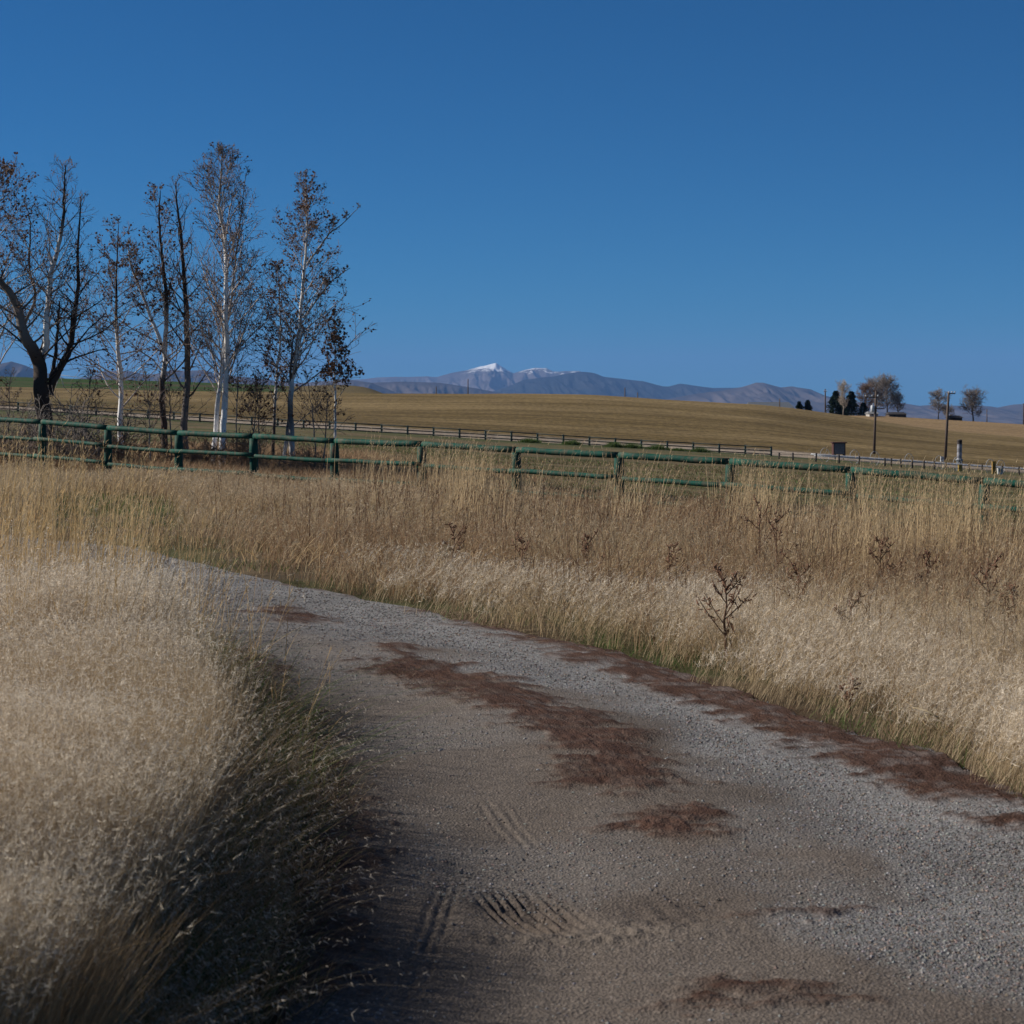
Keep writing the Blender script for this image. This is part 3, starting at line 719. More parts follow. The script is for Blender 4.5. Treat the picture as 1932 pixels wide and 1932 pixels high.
# ------------------------------------------------------------------ dried weed stalks
M_STALK = leaf_mat('stalk', .1)
def weed(px, toprow, Y, label, nb=7, big=1.0):
    g = G(px, Y); H = (g[2] - 0) ; ztop = EYE - (toprow - HZ) * Y / F; H = ztop - g[2]
    t = empty('dried_weed', tuple(g), label, 'weed', 'dried brown weed stalks on the right verge')
    mb = MB(); cst = np.array([.13, .07, .045])
    k = 7; zz = np.linspace(0, H, k); wob = np.cumsum(R.randn(k, 2) * .012, 0); wob[0] = 0
    pts = np.stack([wob[:, 0], wob[:, 1], zz], -1)
    mb.tube(pts, np.linspace(.0085 * big, .003, k), 5, cst); mb.build('stalk', M_STALK, t)
    mb = MB(); lf = Blades(); roots = []
    for i in range(nb):
        tt_ = .3 + .65 * i / nb + .05 * R.rand(); az = R.rand() * 6.28; p0 = np.array([np.interp(tt_ * H, zz, pts[:, 0]), np.interp(tt_ * H, zz, pts[:, 1]), tt_ * H])
        L_ = H * (.28 * (1.15 - tt_) + .10) * (1 + .4 * R.rand()); el = .6 + .4 * R.rand()
        dv = np.array([math.cos(az) * math.cos(el), math.sin(az) * math.cos(el) * .8, math.sin(el)])
        q = np.array([p0 + dv * L_ * s + np.array([0, 0, .15 * L_ * s * s]) for s in (0, .35, .7, 1)])
        mb.tube(q, [.004, .0035, .003, .002], 4, cst)
        for j in range(9):
            s = .35 + .65 * R.rand(); a2 = R.randn(3) * .8; a2[2] += .6; a2 /= np.linalg.norm(a2)
            o_ = p0 + dv * L_ * s; mb.tube([o_, o_ + a2 * (.02 + .03 * R.rand())], [.0035, .006], 3, cst * (1 + .6 * R.rand()))
    for j in range(16):
        tt_ = .75 + .25 * R.rand(); p0 = np.array([np.interp(tt_ * H, zz, pts[:, 0]), np.interp(tt_ * H, zz, pts[:, 1]), tt_ * H])
        a2 = R.randn(3) * .7; a2[2] += .8; a2 /= np.linalg.norm(a2); mb.tube([p0, p0 + a2 * (.02 + .03 * R.rand())], [.0035, .006], 3, cst * 1.3)
    mb.build('twigs', M_STALK, t)
    if nb > 8:                      # curled dead leaves low on the stem
        for j in range(6):
            mb = MB(); z0 = H * (.12 + .4 * R.rand()); az = R.rand() * 6.28; dv = np.array([math.cos(az), math.sin(az), 0]); sd_ = np.array([-dv[1], dv[0], 0])
            q = [np.array([0, 0, z0]) + dv * .05 * s - np.array([0, 0, .09 * s * s]) for s in (0, .5, 1)]
            mb.add([q[0], q[1] - sd_ * .014, q[1] + sd_ * .014, q[2]], [(0, 1, 2), (1, 3, 2)], cst * .9); mb.build('leaf', M_STALK, t, smooth=False)
weed(1375, 1078, 12.55, 'dark branched weed standing alone at the road edge, nearest full stalk', 11, 1.5)
weed(1426, 949, 20, 'tall thin weed stalk left of the straw cluster in front of the fence', 6)
weed(1461, 967, 18, 'tall weed stalk just right of the tallest thin one', 6)
weed(1486, 1069, 14.5, 'dark weed stalk right of the lone branched weed', 8)
weed(1597, 1131, 13, 'short leaning weed stalk behind the pale verge grass', 5)
weed(1868, 1062, 14, 'branched reddish weed near the right edge of the view', 9, 1.2)
weed(1915, 1108, 13, 'rightmost weed stalk in the pale grass', 8, 1.1)
weed(1671, 1022, 17, 'dark bushy weed in the middle of the brown patch', 10)
weed(1748, 1040, 16.5, 'brown weed stalk between the bushy weed and the reddish one', 7)
weed(1117, 1006, 16.5, 'brown weed stalk beyond the centre of the grassy bank', 6)
weed(849, 992, 18.5, 'brown weed stalk standing left of the straw clump in the bank', 6)
weed(985, 1012, 17.5, 'thin brown weed stalk below the seventh fence post', 5)
weed(1597, 1280, 10.6, 'tiny dark weed poking out at the foot of the pale grass', 4)
weed(1260, 1030, 16, 'brown weed stalk left of the lone branched weed', 6)
# bent straw blades lying by the verge
def straw(pts, w, label):
    g = np.array(pts[0]); t = MB(); k = len(pts)
    p = np.array(pts); pp = np.array([p[0] * (1 - s) ** 2 + 2 * p[1] * s * (1 - s) + p[2] * s * s for s in np.linspace(0, 1, 9)])
    t.tube(pp, np.linspace(w, w * .4, 9), 5, (.55, .45, .29)); o = t.build('straw_blade', M_GRASS, origin=g)
    tag(o, label, 'straw', 'loose pale straw on the right verge')
straw([P(1850, 1463, 8.7), P(1862, 1474, 8.65), P(1990, 1462, 8.8)], .004, 'long pale straw lying on the green grass at the right edge')
straw([P(1772, 1356, 9.4), P(1750, 1338, 9.4), P(1722, 1335, 9.5)], .005, 'pale bent straw blade caught on top of the verge grass')
straw([P(1768, 1378, 9.35), P(1752, 1362, 9.3), P(1744, 1346, 9.4)], .004, 'second shorter bent straw just under the upper one')

# ------------------------------------------------------------------ near green fence
idx = np.arange(-3, 13)
fpx = CX + (-886 + 148.95 * idx) / (1 - .0323 * idx); fY = 45.7 * (1 - .0323 * idx)
ftop = np.interp(idx, [-3, -1, 0, 1, 2, 3, 4, 5, 6, 7, 8, 9, 10, 11, 12], [783, 790, 796, 807, 817, 823, 832, 838, 849, 859, 871, 887, 908, 932, 958])
fp = np.array([P(a_, r_, y_) for a_, r_, y_ in zip(fpx, ftop, fY)])
t = empty('rail_fence', (fp[6][0], fp[6][1], fp[6][2] - 1.25), 'green painted three-rail round-pole fence crossing behind the grass', 'fence')
org = np.array(t.location)
fd = (fp[-1] - fp[0]); fd[2] = 0; fd /= np.linalg.norm(fd); fn = np.array([fd[1], -fd[0], 0])     # towards the camera
if fn[1] > 0: fn = -fn
for i, p in enumerate(fp):
    mb = MB(); zb = p[2] - 1.55; zt = p[2] - .05; tl = R.randn(2) * .012
    worn = {7: 1.0, 8: .75, 9: .5}.get(i, .35)
    if int(idx[i]) in (4, 5): worn = 1.0
    elif int(idx[i]) in (6, 7): worn = .6
    else: worn = .5
    zz = np.linspace(zb, zt, 7); r_ = .098 * (1 + R.randn(7) * .02); r_[-1] *= .9
    mb.tube(np.stack([p[0] + tl[0] * (zz - zb), p[1] + tl[1] * (zz - zb), zz], -1) - org, r_, 14, (worn, 0, 0)); mb.build('post', M_GREEN, t)
for lvl, (dz, rr, off) in enumerate(((0, .062, .0), (-.42, .047, .13), (-.84, .047, .13))):
    for i in range(0, len(fp) - 1):
        a_ = fp[i] + fn * off + np.array([0, 0, dz]) - fd * (.10 if lvl else .0); b_ = fp[i + 1] + fn * off + np.array([0, 0, dz]) + fd * (.10 if lvl else .0)
        if lvl:                                    # overlapping ends step up and down a little
            s_ = .012 if i % 2 else -.012; a_[2] += s_; b_[2] += s_; a_ += fn * (.03 * (i % 2)); b_ += fn * (.03 * (i % 2))
        k = np.linspace(0, 1, 7)[:, None]; pts = a_ * (1 - k) + b_ * k; pts[1:-1, 2] += R.randn(5) * .004
        if lvl == 0 and i: a_ = a_ + fd * .003
        pts[0] = a_; mb = MB(); mb.tube(pts - org, rr * (1 + .03 * R.randn(7)), 12, (.6, 0, 0)); mb.build('rail', M_GREEN, t)
o = MB(); g = G(352, 41.5); q = np.array([g[0], g[1], g[2] + .18]); o.tube(np.array([[-.17, 0, 0], [0, 0, .02], [.2, 0, 0]]), .03, 8, (.6, .6, .58)); pl = o.build('plastic_pipe', M_PLAIN); pl.location = tuple(q)
tag(pl, 'short white pipe offcut lying beside the third fence post', 'pipe')

# ------------------------------------------------------------------ far fence (dark rails along the lane)
fx = np.arange(-260, 1500, 49.0); Yf = 228.0
toprow = np.interp(fx, [-260, 11, 181, 362, 568, 624, 966, 1212, 1450, 1500], [748, 758, 769, 780, 794, 796.5, 815.5, 831, 843.5, 848])
t = empty('paddock_fence', tuple(G(624, Yf)), 'long dark three-rail fence running along the sandy lane below the hill', 'fence'); org = np.array(t.location)
tops = np.array([P(a_, r_, Yf) for a_, r_ in zip(fx, toprow)])
for p in tops:
    mb = MB(); mb.tube(np.array([[p[0], p[1], zg(p[0], p[1]) - .2], [p[0], p[1], p[2] + .12]]) - org, .13, 6, (.05, .075, .065)); mb.build('post', M_PLAIN, t)
for dz in (0, -.45, -.85):
    for i in range(0, len(tops) - 1, 2):
        seg = tops[i:i + 3] + np.array([0, -.16, dz]); mb = MB(); mb.tube(seg - org, .07, 5, (.045, .06, .055)); mb.build('rail', M_PLAIN, t)
# weeds under it
def tuft(px, label, Y=225.5, w=1.6, h=.55, col=GREEN):
    g = G(px, Y); n = 500; b = Blades(); X = R.randn(n) * w * .4; Y_ = R.randn(n) * .35
    hh = h * np.exp(-(X / w) ** 2) * (.5 + .6 * R.rand(n))
    b.add(np.stack([X, Y_, 0 * X], -1), hh, np.full(n, .06), unit(R.rand(n) * 6.28), .3 + .5 * R.rand(n), .3 * R.rand(n), colv(n, *col), 2)
    o = mk('green_tuft', np.concatenate(b.v), np.concatenate([np.concatenate(b.f4).ravel(), np.concatenate(b.f3).ravel()]), np.concatenate([np.full(sum(len(f) for f in b.f4), 4), np.full(sum(len(f) for f in b.f3), 3)]), M_GRASS, col=np.concatenate(b.c))
    o.location = tuple(g); tag(o, label, 'weed', 'green tufts under the far fence')
for px, w, h, lb in ((998, 1.9, .75, 'wide green tuft leftmost under the far fence'), (1078, 1.6, .8, 'green tuft under the far fence, second from the left'), (1158, 1.3, .9, 'steep green tuft under the far fence, third from the left'), (1190, 2.0, .8, 'broad green tuft beside the steep one under the far fence'), (1241, 1.7, .8, 'green tuft under the far fence, fifth from the left'), (1280, 1.4, .45, 'low green tuft under the far fence'), (1320, 1.6, .75, 'green tuft rightmost under the far fence')):
    tuft(px, lb, w=w, h=h)

# ------------------------------------------------------------------ trees
WHITE = np.array([.88, .85, .82]); DARKB = np.array([.060, .045, .038]); GREYB = np.array([.21, .18, .16]); TWIG = np.array([.22, .165, .14])
def grow(mb, lf, p, d, L, r, lvl, maxl, cols, leafp, rs, trop=.25, kids=(6, 5), tw=1.0):
    k = 6 if lvl < maxl else 4
    pts = [p]; dd = d.copy()
    for i in range(k - 1):
        dd = dd + rs.randn(3) * .13 + np.array([0, 0, trop * .28]); dd /= np.linalg.norm(dd); pts.append(pts[-1] + dd * L / (k - 1))
    pts = np.array(pts); rad = np.linspace(r, r * .35, k)
    mb.tube(pts, np.maximum(rad, .0035 * tw), 5 if lvl == 1 else 3, cols[min(lvl, len(cols) - 1)] * (.8 + .4 * rs.rand()), cap=False)
    if lvl < maxl:
        nk = kids[lvl - 1]
        for j in range(nk):
            t = .18 + .8 * (j + rs.rand()) / nk; i = min(int(t * (k - 1)), k - 2); f = t * (k - 1) - i
            q = pts[i] * (1 - f) + pts[i + 1] * f; ax = pts[i + 1] - pts[i]; ax /= np.linalg.norm(ax)
            o = rs.randn(3); o -= ax * (o @ ax); o /= np.linalg.norm(o) + 1e-9
            nd = ax * .75 + o * .75; nd /= np.linalg.norm(nd)
            grow(mb, lf, q, nd, L * (.55 - .22 * t) * (.7 + .6 * rs.rand()), r * .42, lvl + 1, maxl, cols, leafp, rs, trop, kids, tw)
    if lf is not None and lvl >= maxl - 1:
        for j in range(rs.poisson(leafp if lvl == maxl else leafp * .5)):
            i = rs.randint(1, k); lf.append(pts[i] + rs.randn(3) * .035)
def leaves(parent, L, s, rs, cols=((.07, .038, .026), (.20, .105, .062))):
    if not len(L): return
    L = np.array(L); n = len(L); a_ = rs.randn(n, 3); a_ /= np.linalg.norm(a_, axis=1)[:, None]; b_ = np.cross(a_, rs.randn(n, 3)); b_ /= np.linalg.norm(b_, axis=1)[:, None]
    sz = (s * (.6 + .8 * rs.rand(n)))[:, None]; c_ = np.cross(a_, b_)
    v = np.stack([L, L + (a_ * .5 + b_ * .42) * sz + c_ * sz * .15, L + a_ * sz, L + (a_ * .5 - b_ * .42) * sz + c_ * sz * .15], 1).reshape(-1, 3)
    f = np.arange(n * 4); t = rs.rand(n, 1); cc = np.array(cols[0]) * (1 - t) + np.array(cols[1]) * t
    mk('leaves', v, f, np.full(n, 4), M_LEAF, parent, np.repeat(cc, 4, 0))
def tree(Y, trunks, label, seed, nb=24, leafp=.8, Lf=.30, start=.25, el=.75, species='birch_tree', cat='tree', group=None, leafs=.075, trop=.25, kids=(6, 5), tw=1.5, dead=False, base=None):
    """trunks: list of ([(px,row)...], r0, r1, colour spec per point, branch count or None)"""
    rs = np.random.RandomState(seed)
    bx, br_ = trunks[0][0][0]
    g = G(bx, Y); t = empty(species, tuple(g), label, cat, group); org = np.array(g)
    mb = MB(); tw_ = MB(); lf = []
    for (pl, r0, r1, cs, bc) in trunks:
        depth = rs.randn() * .0
        pts = []; dy = 0
        for j, (px, rw) in enumerate(pl):
            pts.append(P(px, rw, Y) + np.array([0, dy, 0])); dy += rs.randn() * .14
        pts = np.array(pts)
        if pl is trunks[0][0] or rw and abs(pl[0][1] - br_) < 25: pts[0, 2] = min(pts[0, 2], zg(pts[0, 0], pts[0, 1]) - .15)
        k = 5 * (len(pts) - 1) + 1; s = np.linspace(0, len(pts) - 1, k)
        def cr(a_, s):       # Catmull-Rom
            i = np.clip(s.astype(int), 0, len(a_) - 2); f = (s - i)[:, None]; ext = np.vstack([2 * a_[0] - a_[1], a_, 2 * a_[-1] - a_[-2]])
            p0, p1, p2, p3 = ext[i], ext[i + 1], ext[i + 2], ext[i + 3]
            return .5 * (2 * p1 + (p2 - p0) * f + (2 * p0 - 5 * p1 + 4 * p2 - p3) * f ** 2 + (3 * p1 - p0 - 3 * p2 + p3) * f ** 3)
        sm = cr(pts, s); sm[1:-1] += rs.randn(k - 2, 3) * .008
        tt = np.linspace(0, 1, k); rad = r0 * (1 - tt) ** .8 + r1 * tt; rad[0] *= 1.25 if r0 > .05 else 1
        cs = np.array(cs); cc = np.stack([np.interp(s, np.linspace(0, len(pts) - 1, len(cs)), cs[:, q]) for q in range(3)], -1)
        mb.tube(sm - org, rad, 9, cc, cap=False)
        nbr = int((nb if bc is None else bc) * 1.25)
        Ht = sm[-1, 2] - sm[0, 2]
        for j in range(nbr):
            tt_ = start + (1 - start) * ((j + rs.rand()) / nbr) ** .9
            q = tt_ * (k - 1); i = min(int(q), k - 2); p = sm[i] + (sm[i + 1] - sm[i]) * (q - i)
            az = j * 2.4 + rs.rand() * 1.2; e_ = el + .35 * (tt_ - .5) + rs.randn() * .12
            d = np.array([math.cos(az) * math.cos(e_), math.sin(az) * math.cos(e_), math.sin(e_)])
            Lb = Lf * Ht * (1.12 - tt_) ** .75 * (.65 + .6 * rs.rand()) * 1.2 + .30 * (1.05 - tt_)
            Lb = min(Lb, max(sm[-1, 2] + .12 - p[2], .15) / max(math.sin(min(e_, 1.4)), .45) * 1.05)
            rb = max(.35 * np.interp(tt_, tt, rad), .006)
            cb = np.minimum(cc[min(i, k - 1)], GREYB * 3.2)
            grow(tw_, lf if leafp > 0 else None, p - org, d, Lb, min(rb, .035), 1, 3, (None, cb * .8, TWIG, TWIG * .8) if not dead else (None, cb, cb, cb), leafp * min(1, Lb / .85) ** 1.5, rs, trop, kids, tw)
    mb.build('trunk', M_BARK, t); tw_.build('branches', M_BARK if not dead else M_BARK, t)
    leaves(t, lf, leafs, rs)
    return t
Wh, Dk, Gy = WHITE, DARKB, GREYB
# partly cut off at the left edge
tree(50, [([(-28, 850), (-25, 700), (-22, 560), (-10, 430), (6, 320)], .09, .012, [Gy, Wh * .8, Wh * .6, Gy], None)], 'leafy birch cut off by the left edge of the view', 1, nb=34, leafp=1.5, Lf=.30, start=.2, el=.7)
tree(50, [
    ([(88, 870), (86, 800), (82, 740), (76, 690), (68, 660), (52, 630), (42, 590), (30, 555), (8, 528), (-8, 500)], .235, .03, [Dk, Dk, Dk, Dk * 1.6, Gy, Gy, Gy * .8, Gy * .7], 16),
    ([(76, 682), (86, 655), (90, 613), (93, 560), (97, 520), (112, 465), (120, 410), (122, 360), (125, 312)], .10, .012, [Dk * 1.5, Wh, Wh, Wh, Wh, Wh * .6, Dk, Dk, Dk], 26),
    ([(92, 745), (102, 715), (120, 675), (128, 646), (136, 590), (141, 541), (147, 469), (156, 371)], .12, .010, [Dk, Dk, Dk, Dk, Dk, Dk], 22),
    ([(92, 730), (98, 690), (104, 640), (108, 600), (112, 568)], .06, .02, [Dk, Dk, Dk], 5),
    ([(46, 612), (60, 560), (50, 500), (52, 430), (46, 380)], .045, .008, [Gy, Gy * .8, Gy * .7], 12),
], 'large spreading tree with dark stout base and one white limb', 2, nb=20, leafp=.10, Lf=.25, start=.22, el=.70, kids=(5, 4), tw=1.3)
tree(52, [([(229, 858), (226, 790), (228, 720), (224, 650), (222, 590), (224, 520), (228, 426)], .085, .008, [Wh, Wh, Wh, Wh * .9, Dk, Dk, Dk], None)], 'short white birch standing between the big dark tree and the leaning stems', 3, nb=30, leafp=1.0, Lf=.27, start=.2, el=.55)
tree(52, [
    ([(312, 862), (308, 800), (306, 730), (311, 690), (311, 652), (318, 600), (318, 559), (312, 510), (306, 455), (305, 400), (306, 362)], .095, .010, [Dk * 1.5, Dk * 1.5, Dk * 1.6, Wh, Wh, Dk, Dk, Dk, Dk, Dk], 18),
    ([(311, 668), (300, 632), (286, 600), (274, 565), (258, 530), (244, 490), (236, 450)], .06, .008, [Wh, Wh, Wh * .8, Gy], 18)],
    'forked tree with a leaning white limb and bare dark top', 4, nb=20, leafp=1.0, Lf=.20, start=.2, el=.7)
tree(51, [([(350, 868), (348, 800), (350, 720), (349, 613), (347, 560), (340, 505), (337, 440), (331, 390), (328, 340)], .105, .010, [Gy * .8, Gy * .8, Gy * .7, Dk, Dk, Dk, Dk], None)], 'slender dead tree with grey trunk and bare dark crown', 5, nb=26, leafp=.04, Lf=.15, start=.18, el=.85, tw=1.2, kids=(4, 3))
tree(50, [
    ([(418, 872), (420, 800), (424, 740), (428, 670), (430, 595), (429, 505), (424, 440), (416, 390), (418, 330), (420, 286)], .095, .008, [Wh, Wh, Wh, Wh, Wh * .95, Wh * .9, Wh * .7, Gy, Gy], 46),
    ([(401, 872), (404, 800), (412, 745), (418, 690), (422, 640), (436, 560), (446, 480), (468, 330)], .075, .006, [Wh, Wh, Wh, Wh, Wh * .7, Gy, Gy], 26)],
    'tallest birch with two white stems joined near the base', 6, nb=44, leafp=.45, Lf=.22, start=.22, el=.92, trop=.32, leafs=.055)
tree(51, [
    ([(554, 880), (549, 800), (550, 736), (556, 690), (564, 642), (569, 580), (574, 520), (581, 460), (580, 400), (578, 338)], .085, .008, [Wh * .8, Dk * 2, Wh, Wh, Wh, Wh * .9, Wh * .7, Gy], 38),
    ([(533, 880), (540, 820), (548, 760), (549, 700), (556, 640)], .06, .02, [Wh, Gy, Dk * 2, Gy], 4),
    ([(578, 500), (600, 470), (622, 440), (645, 425), (682, 388)], .03, .005, [Wh * .7, Gy, Gy], 7),
    ([(572, 600), (600, 560), (625, 530), (660, 505)], .03, .006, [Wh * .6, Gy, Gy], 8)],
    'birch full of dark brown leaves with a bare branch reaching right', 7, nb=36, leafp=1.5, Lf=.21, start=.2, el=.85, leafs=.065)
tree(52, [([(514, 876), (515, 820), (520, 760), (526, 700), (534, 640), (530, 570), (526, 500)], .05, .006, [Dk, Dk * 2, Wh * .8, Wh * .8, Gy, Gy], None)], 'thin leaning birch just left of the leafy brown one', 8, nb=22, leafp=1.3, Lf=.16, start=.3, el=.85)
tree(49, [([(631, 872), (632, 800), (634, 750), (632, 700), (636, 650), (632, 594)], .038, .005, [Wh * .8, Wh * .8, Wh * .8, Gy, Gy], None)], 'small sapling with curled brown leaves, rightmost of the grove', 9, nb=20, leafp=6.0, Lf=.14, start=.36, el=.85, leafs=.08, kids=(4, 3))
# slim understorey saplings
for px, top, lean, lp, lb, sd_ in ((284, 700, -8, .5, 'thin pale sapling left of the forked tree', 20), (325, 690, -12, .2, 'thin crooked sapling right behind the forked tree', 21), (447, 650, 3, .5, 'straight dark sapling right of the tallest birch', 22), (470, 705, 30, 1.3, 'bushy brown sapling between the tallest and the leafy birch', 23), (598, 700, -18, .3, 'grey leaning sapling between the leafy birch and the small one', 24), (10, 700, 12, .2, 'bare grey sapling near the left edge', 25), (165, 705, 8, .1, 'thin bare sapling right of the big dark tree', 26), (492, 715, -10, 1.2, 'low leafy sapling left of the thin leaning birch', 27), (610, 745, 8, .2, 'shortest grey sapling right of the leafy birch', 28)):
    tree(48 + (sd_ % 4), [([(px, 872), (px + lean * .3, (872 + top) / 2 + 20), (px + lean * .5, (872 + top) / 2 - 20), (px + lean, top)], .022, .004, [Gy * 1.2, Gy, Gy * .8], None)], lb, sd_, nb=12, leafp=lp, Lf=.28, start=.25, el=.8, kids=(4, 3), species='sapling', cat='sapling')
# twiggy shrubs behind the fence
def shrub(px, Y, w, h, label, sd_, col=GREYB, leafp=0, group='bare twiggy shrubs under the trees'):
    rs = np.random.RandomState(sd_); g = G(px, Y); t = empty('bare_shrub', tuple(g), label, 'shrub', group); mb = MB(); lf = []
    for j in range(20):
        az = rs.rand() * 6.28; e_ = .6 + .8 * rs.rand(); d = np.array([math.cos(az) * math.cos(e_), math.sin(az) * math.cos(e_), math.sin(e_)])
        p = np.array([rs.randn() * w * .28, rs.randn() * .3, -.05])
        grow(mb, lf if leafp else None, p, d, h * (.5 + .6 * rs.rand()), .010, 1, 3, (None, col, col * .9, col * .8), leafp, rs, .1, (6, 5), 2.2)
    mb.build('branches', M_BARK, t)
    leaves(t, lf, .06, rs)
for px, Y, w, h, lb, sd_, cf in ((20, 49, 1.3, 1.5, 'grey bare shrub behind the fence at the far left', 31, GREYB * 1.1), (60, 47.5, 1.2, 1.1, 'low tangled shrub left of the big dark trunk', 32, TWIG), (130, 48, 1.4, 1.5, 'tangled grey shrub right of the big dark trunk', 33, GREYB * 1.2), (180, 49, 1.3, 1.7, 'taller grey twiggy shrub left of the short white birch', 34, GREYB * 1.2), (265, 49, 1.2, 1.1, 'reddish low shrub between short birch and forked tree', 35, np.array([.42, .27, .17])), (380, 49, 1.1, .9, 'reddish brush at the foot of the tallest birch', 36, np.array([.42, .27, .17])), (460, 48.5, 1.3, 1.2, 'brown brush right of the tallest birch', 37, np.array([.42, .27, .17])), (590, 48, 1.3, .8, 'low rusty brush under the small sapling', 38, np.array([.42, .27, .17]))):
    shrub(px, Y, w, h, lb, sd_, cf)
# rusty dry grass under the trees, behind the fence
b = Blades(); X, Y = spread(85000, 41, 62, .5, -.30, .10, 0, 0); px = CX + F * X / Y
yf = np.interp(px, [-40, 80, 480, 975, 1377], [47.2, 45.7, 41.3, 36.8, 33.9])
keep = (Y > yf + .6) & (R.rand(len(X)) < sst(1150, 620, px) * sst(62, 52, Y) * (.25 + sst(.4, .6, fbm(X * .5, Y * .5, 3, 501)))); X, Y = X[keep], Y[keep]; n = len(X)
c = colv(n, (.30, .18, .11), (.48, .33, .20)); q = R.rand(n) < .35; c[q] = colv(q.sum(), *TAN)
hh = (.22 + .45 * fbm(X * .6, Y * .6, 3, 503) * R.rand(n) ** .5)
D = unit(R.rand(n) * 6.28); ln_ = .2 + .4 * R.rand(n); bd = .5 * R.rand(n)
b.add(rt(X, Y), hh, wpx(Y, .55, .004), D, ln_, bd, c, 3); b.build('rusty_grass', 'rusty brown dry grass under the grove behind the fence', 'grass')
# thin dry grass over the paddock and stubble verge
b = Blades(); X, Y = spread(60000, 32, 110, 1.2, -.30, .32, 0, 0); px = CX + F * X / Y
yf = np.interp(px, [-40, 80, 480, 975, 1377, 1857, 2132], [47.2, 45.7, 41.3, 36.8, 33.9, 30.9, 29.5]); keep = (Y > yf + .5) & (R.rand(len(X)) < sst(.3, .6, fbm(X * .15, Y * .15, 3, 511))); X, Y = X[keep], Y[keep]; n = len(X)
c = colv(n, (.17, .125, .07), (.28, .21, .125)); q = R.rand(n) < .35; c[q] = colv(q.sum(), *GREEN)
b.add(rt(X, Y), .05 + .10 * R.rand(n), wpx(Y, .8, .01), unit(R.rand(n) * 6.28), .4 + .5 * R.rand(n), .3 * R.rand(n), c, 2); b.build('pasture_grass', 'short grazed brown grass of the paddock beyond the green fence', 'grass')

# ------------------------------------------------------------------ farmstead trees on the skyline
def conifer(px, Y, toprow, wpx_, label, sd_):
    rs = np.random.RandomState(sd_); g = G(px, Y); H = EYE - (toprow - HZ) * Y / F - g[2]; w = wpx_ * Y / F / 2
    t = empty('spruce_tree', tuple(g), label, 'spruce', 'dark spruces on the skyline'); mb = MB(); mb.tube([(0, 0, -.5), (0, 0, H * .97)], [.28, .04], 6, DARKB); mb.build('trunk', M_BARK, t)
    n = 4200; tt_ = rs.rand(n) ** .75; z = H * (.04 + .96 * tt_); rmax = 1.6 * w * (1 - tt_) ** .7 * (1.0 + .25 * np.sin(z * 5)) + .12
    az = rs.rand(n) * 6.28; rr = rmax * np.sqrt(rs.rand(n)) * (.75 + .35 * np.sin(az * 3 + z)); p = np.stack([np.cos(az) * rr, np.sin(az) * rr, z - rr * .35], -1)
    d = np.stack([np.cos(az), np.sin(az), -.35 + 0 * az], -1) + rs.randn(n, 3) * .25; d /= np.linalg.norm(d, axis=1)[:, None]; s_ = np.cross(d, rs.randn(n, 3)); s_ /= np.linalg.norm(s_, axis=1)[:, None]
    L_ = (.35 + .35 * rs.rand(n))[:, None] * H / 7; v = np.stack([p, p + d * L_ * .5 + s_ * L_ * .22, p + d * L_, p + d * L_ * .5 - s_ * L_ * .22], 1).reshape(-1, 3)
    c = np.array([.016, .030, .018]) * (.5 + 1.1 * rs.rand(n, 1)); mk('crown', v, np.arange(4 * n), np.full(n, 4), M_LEAF, t, np.repeat(c, 4, 0))
conifer(1508, 520, 757, 15, 'small dark spruce standing alone left of the farmyard, left of two', 41)
conifer(1524, 520, 754.5, 13, 'small dark spruce standing alone left of the farmyard, right of two', 42)
conifer(1577, 600, 737, 26, 'wide dark spruce at the left end of the farmyard trees', 43)
conifer(1606, 598, 738, 24, 'dark spruce right of the pale bare poplar', 44)
conifer(1590, 612, 748, 16, 'shorter spruce squeezed behind the pale poplar', 45)
conifer(1629, 598, 759, 20, 'low dark spruce in front of the bare farmyard trees', 46)
def fartree(px, Y, toprow, wpx_, label, sd_, col, n1=30, el=.75, r=.22, group='bare trees on the skyline', start=.18):
    rs = np.random.RandomState(sd_); g = G(px, Y); H = EYE - (toprow - HZ) * Y / F - g[2]; w = wpx_ * Y / F / 2
    t = empty('bare_tree', tuple(g), label, 'tree', group); mb = MB(); k = 6; zz = np.linspace(-.5, H * .9, k); pts = np.stack([np.cumsum(rs.randn(k)) * .15, np.cumsum(rs.randn(k)) * .15, zz], -1)
    mb.tube(pts, np.linspace(r, .05, k), 6, col * .7); mb.build('trunk', M_BARK, t); mb = MB()
    for j in range(n1):
        tt_ = start + (.85 - start) * (j + rs.rand()) / n1; az = j * 2.4 + rs.rand(); e_ = el + .5 * (tt_ - .4) + rs.randn() * .12; p = np.array([np.interp(tt_ * H, zz, pts[:, 0]), np.interp(tt_ * H, zz, pts[:, 1]), tt_ * H])
        d = np.array([math.cos(az) * math.cos(e_), math.sin(az) * math.cos(e_), math.sin(e_)]); Lb = min(w / max(math.cos(e_), .3), (H - p[2]) * 1.25 + .5) * (.75 + .35 * rs.rand())
        grow(mb, None, p, d, Lb, .08, 1, 3, (None, col * .8, col, col), 0, rs, .12, (10, 7), 8.0)
    mb.build('branches', M_BARK, t)
LG = np.array([.23, .20, .185]); RUS = np.array([.21, .145, .115])
fartree(1591, 596, 725, 18, 'pale thin poplar standing between the dark spruces', 51, np.array([.42, .36, .30]), 20, 1.05, .2)
fartree(1635, 606, 728, 34, 'russet bare tree right of the spruces', 52, RUS, 30, .8)
fartree(1652, 612, 720, 30, 'tall narrow bare tree behind the transformer pole', 53, LG, 30, .9)
fartree(1676, 604, 717, 44, 'largest round bare tree of the farmyard', 54, LG, 44, .8, .3)
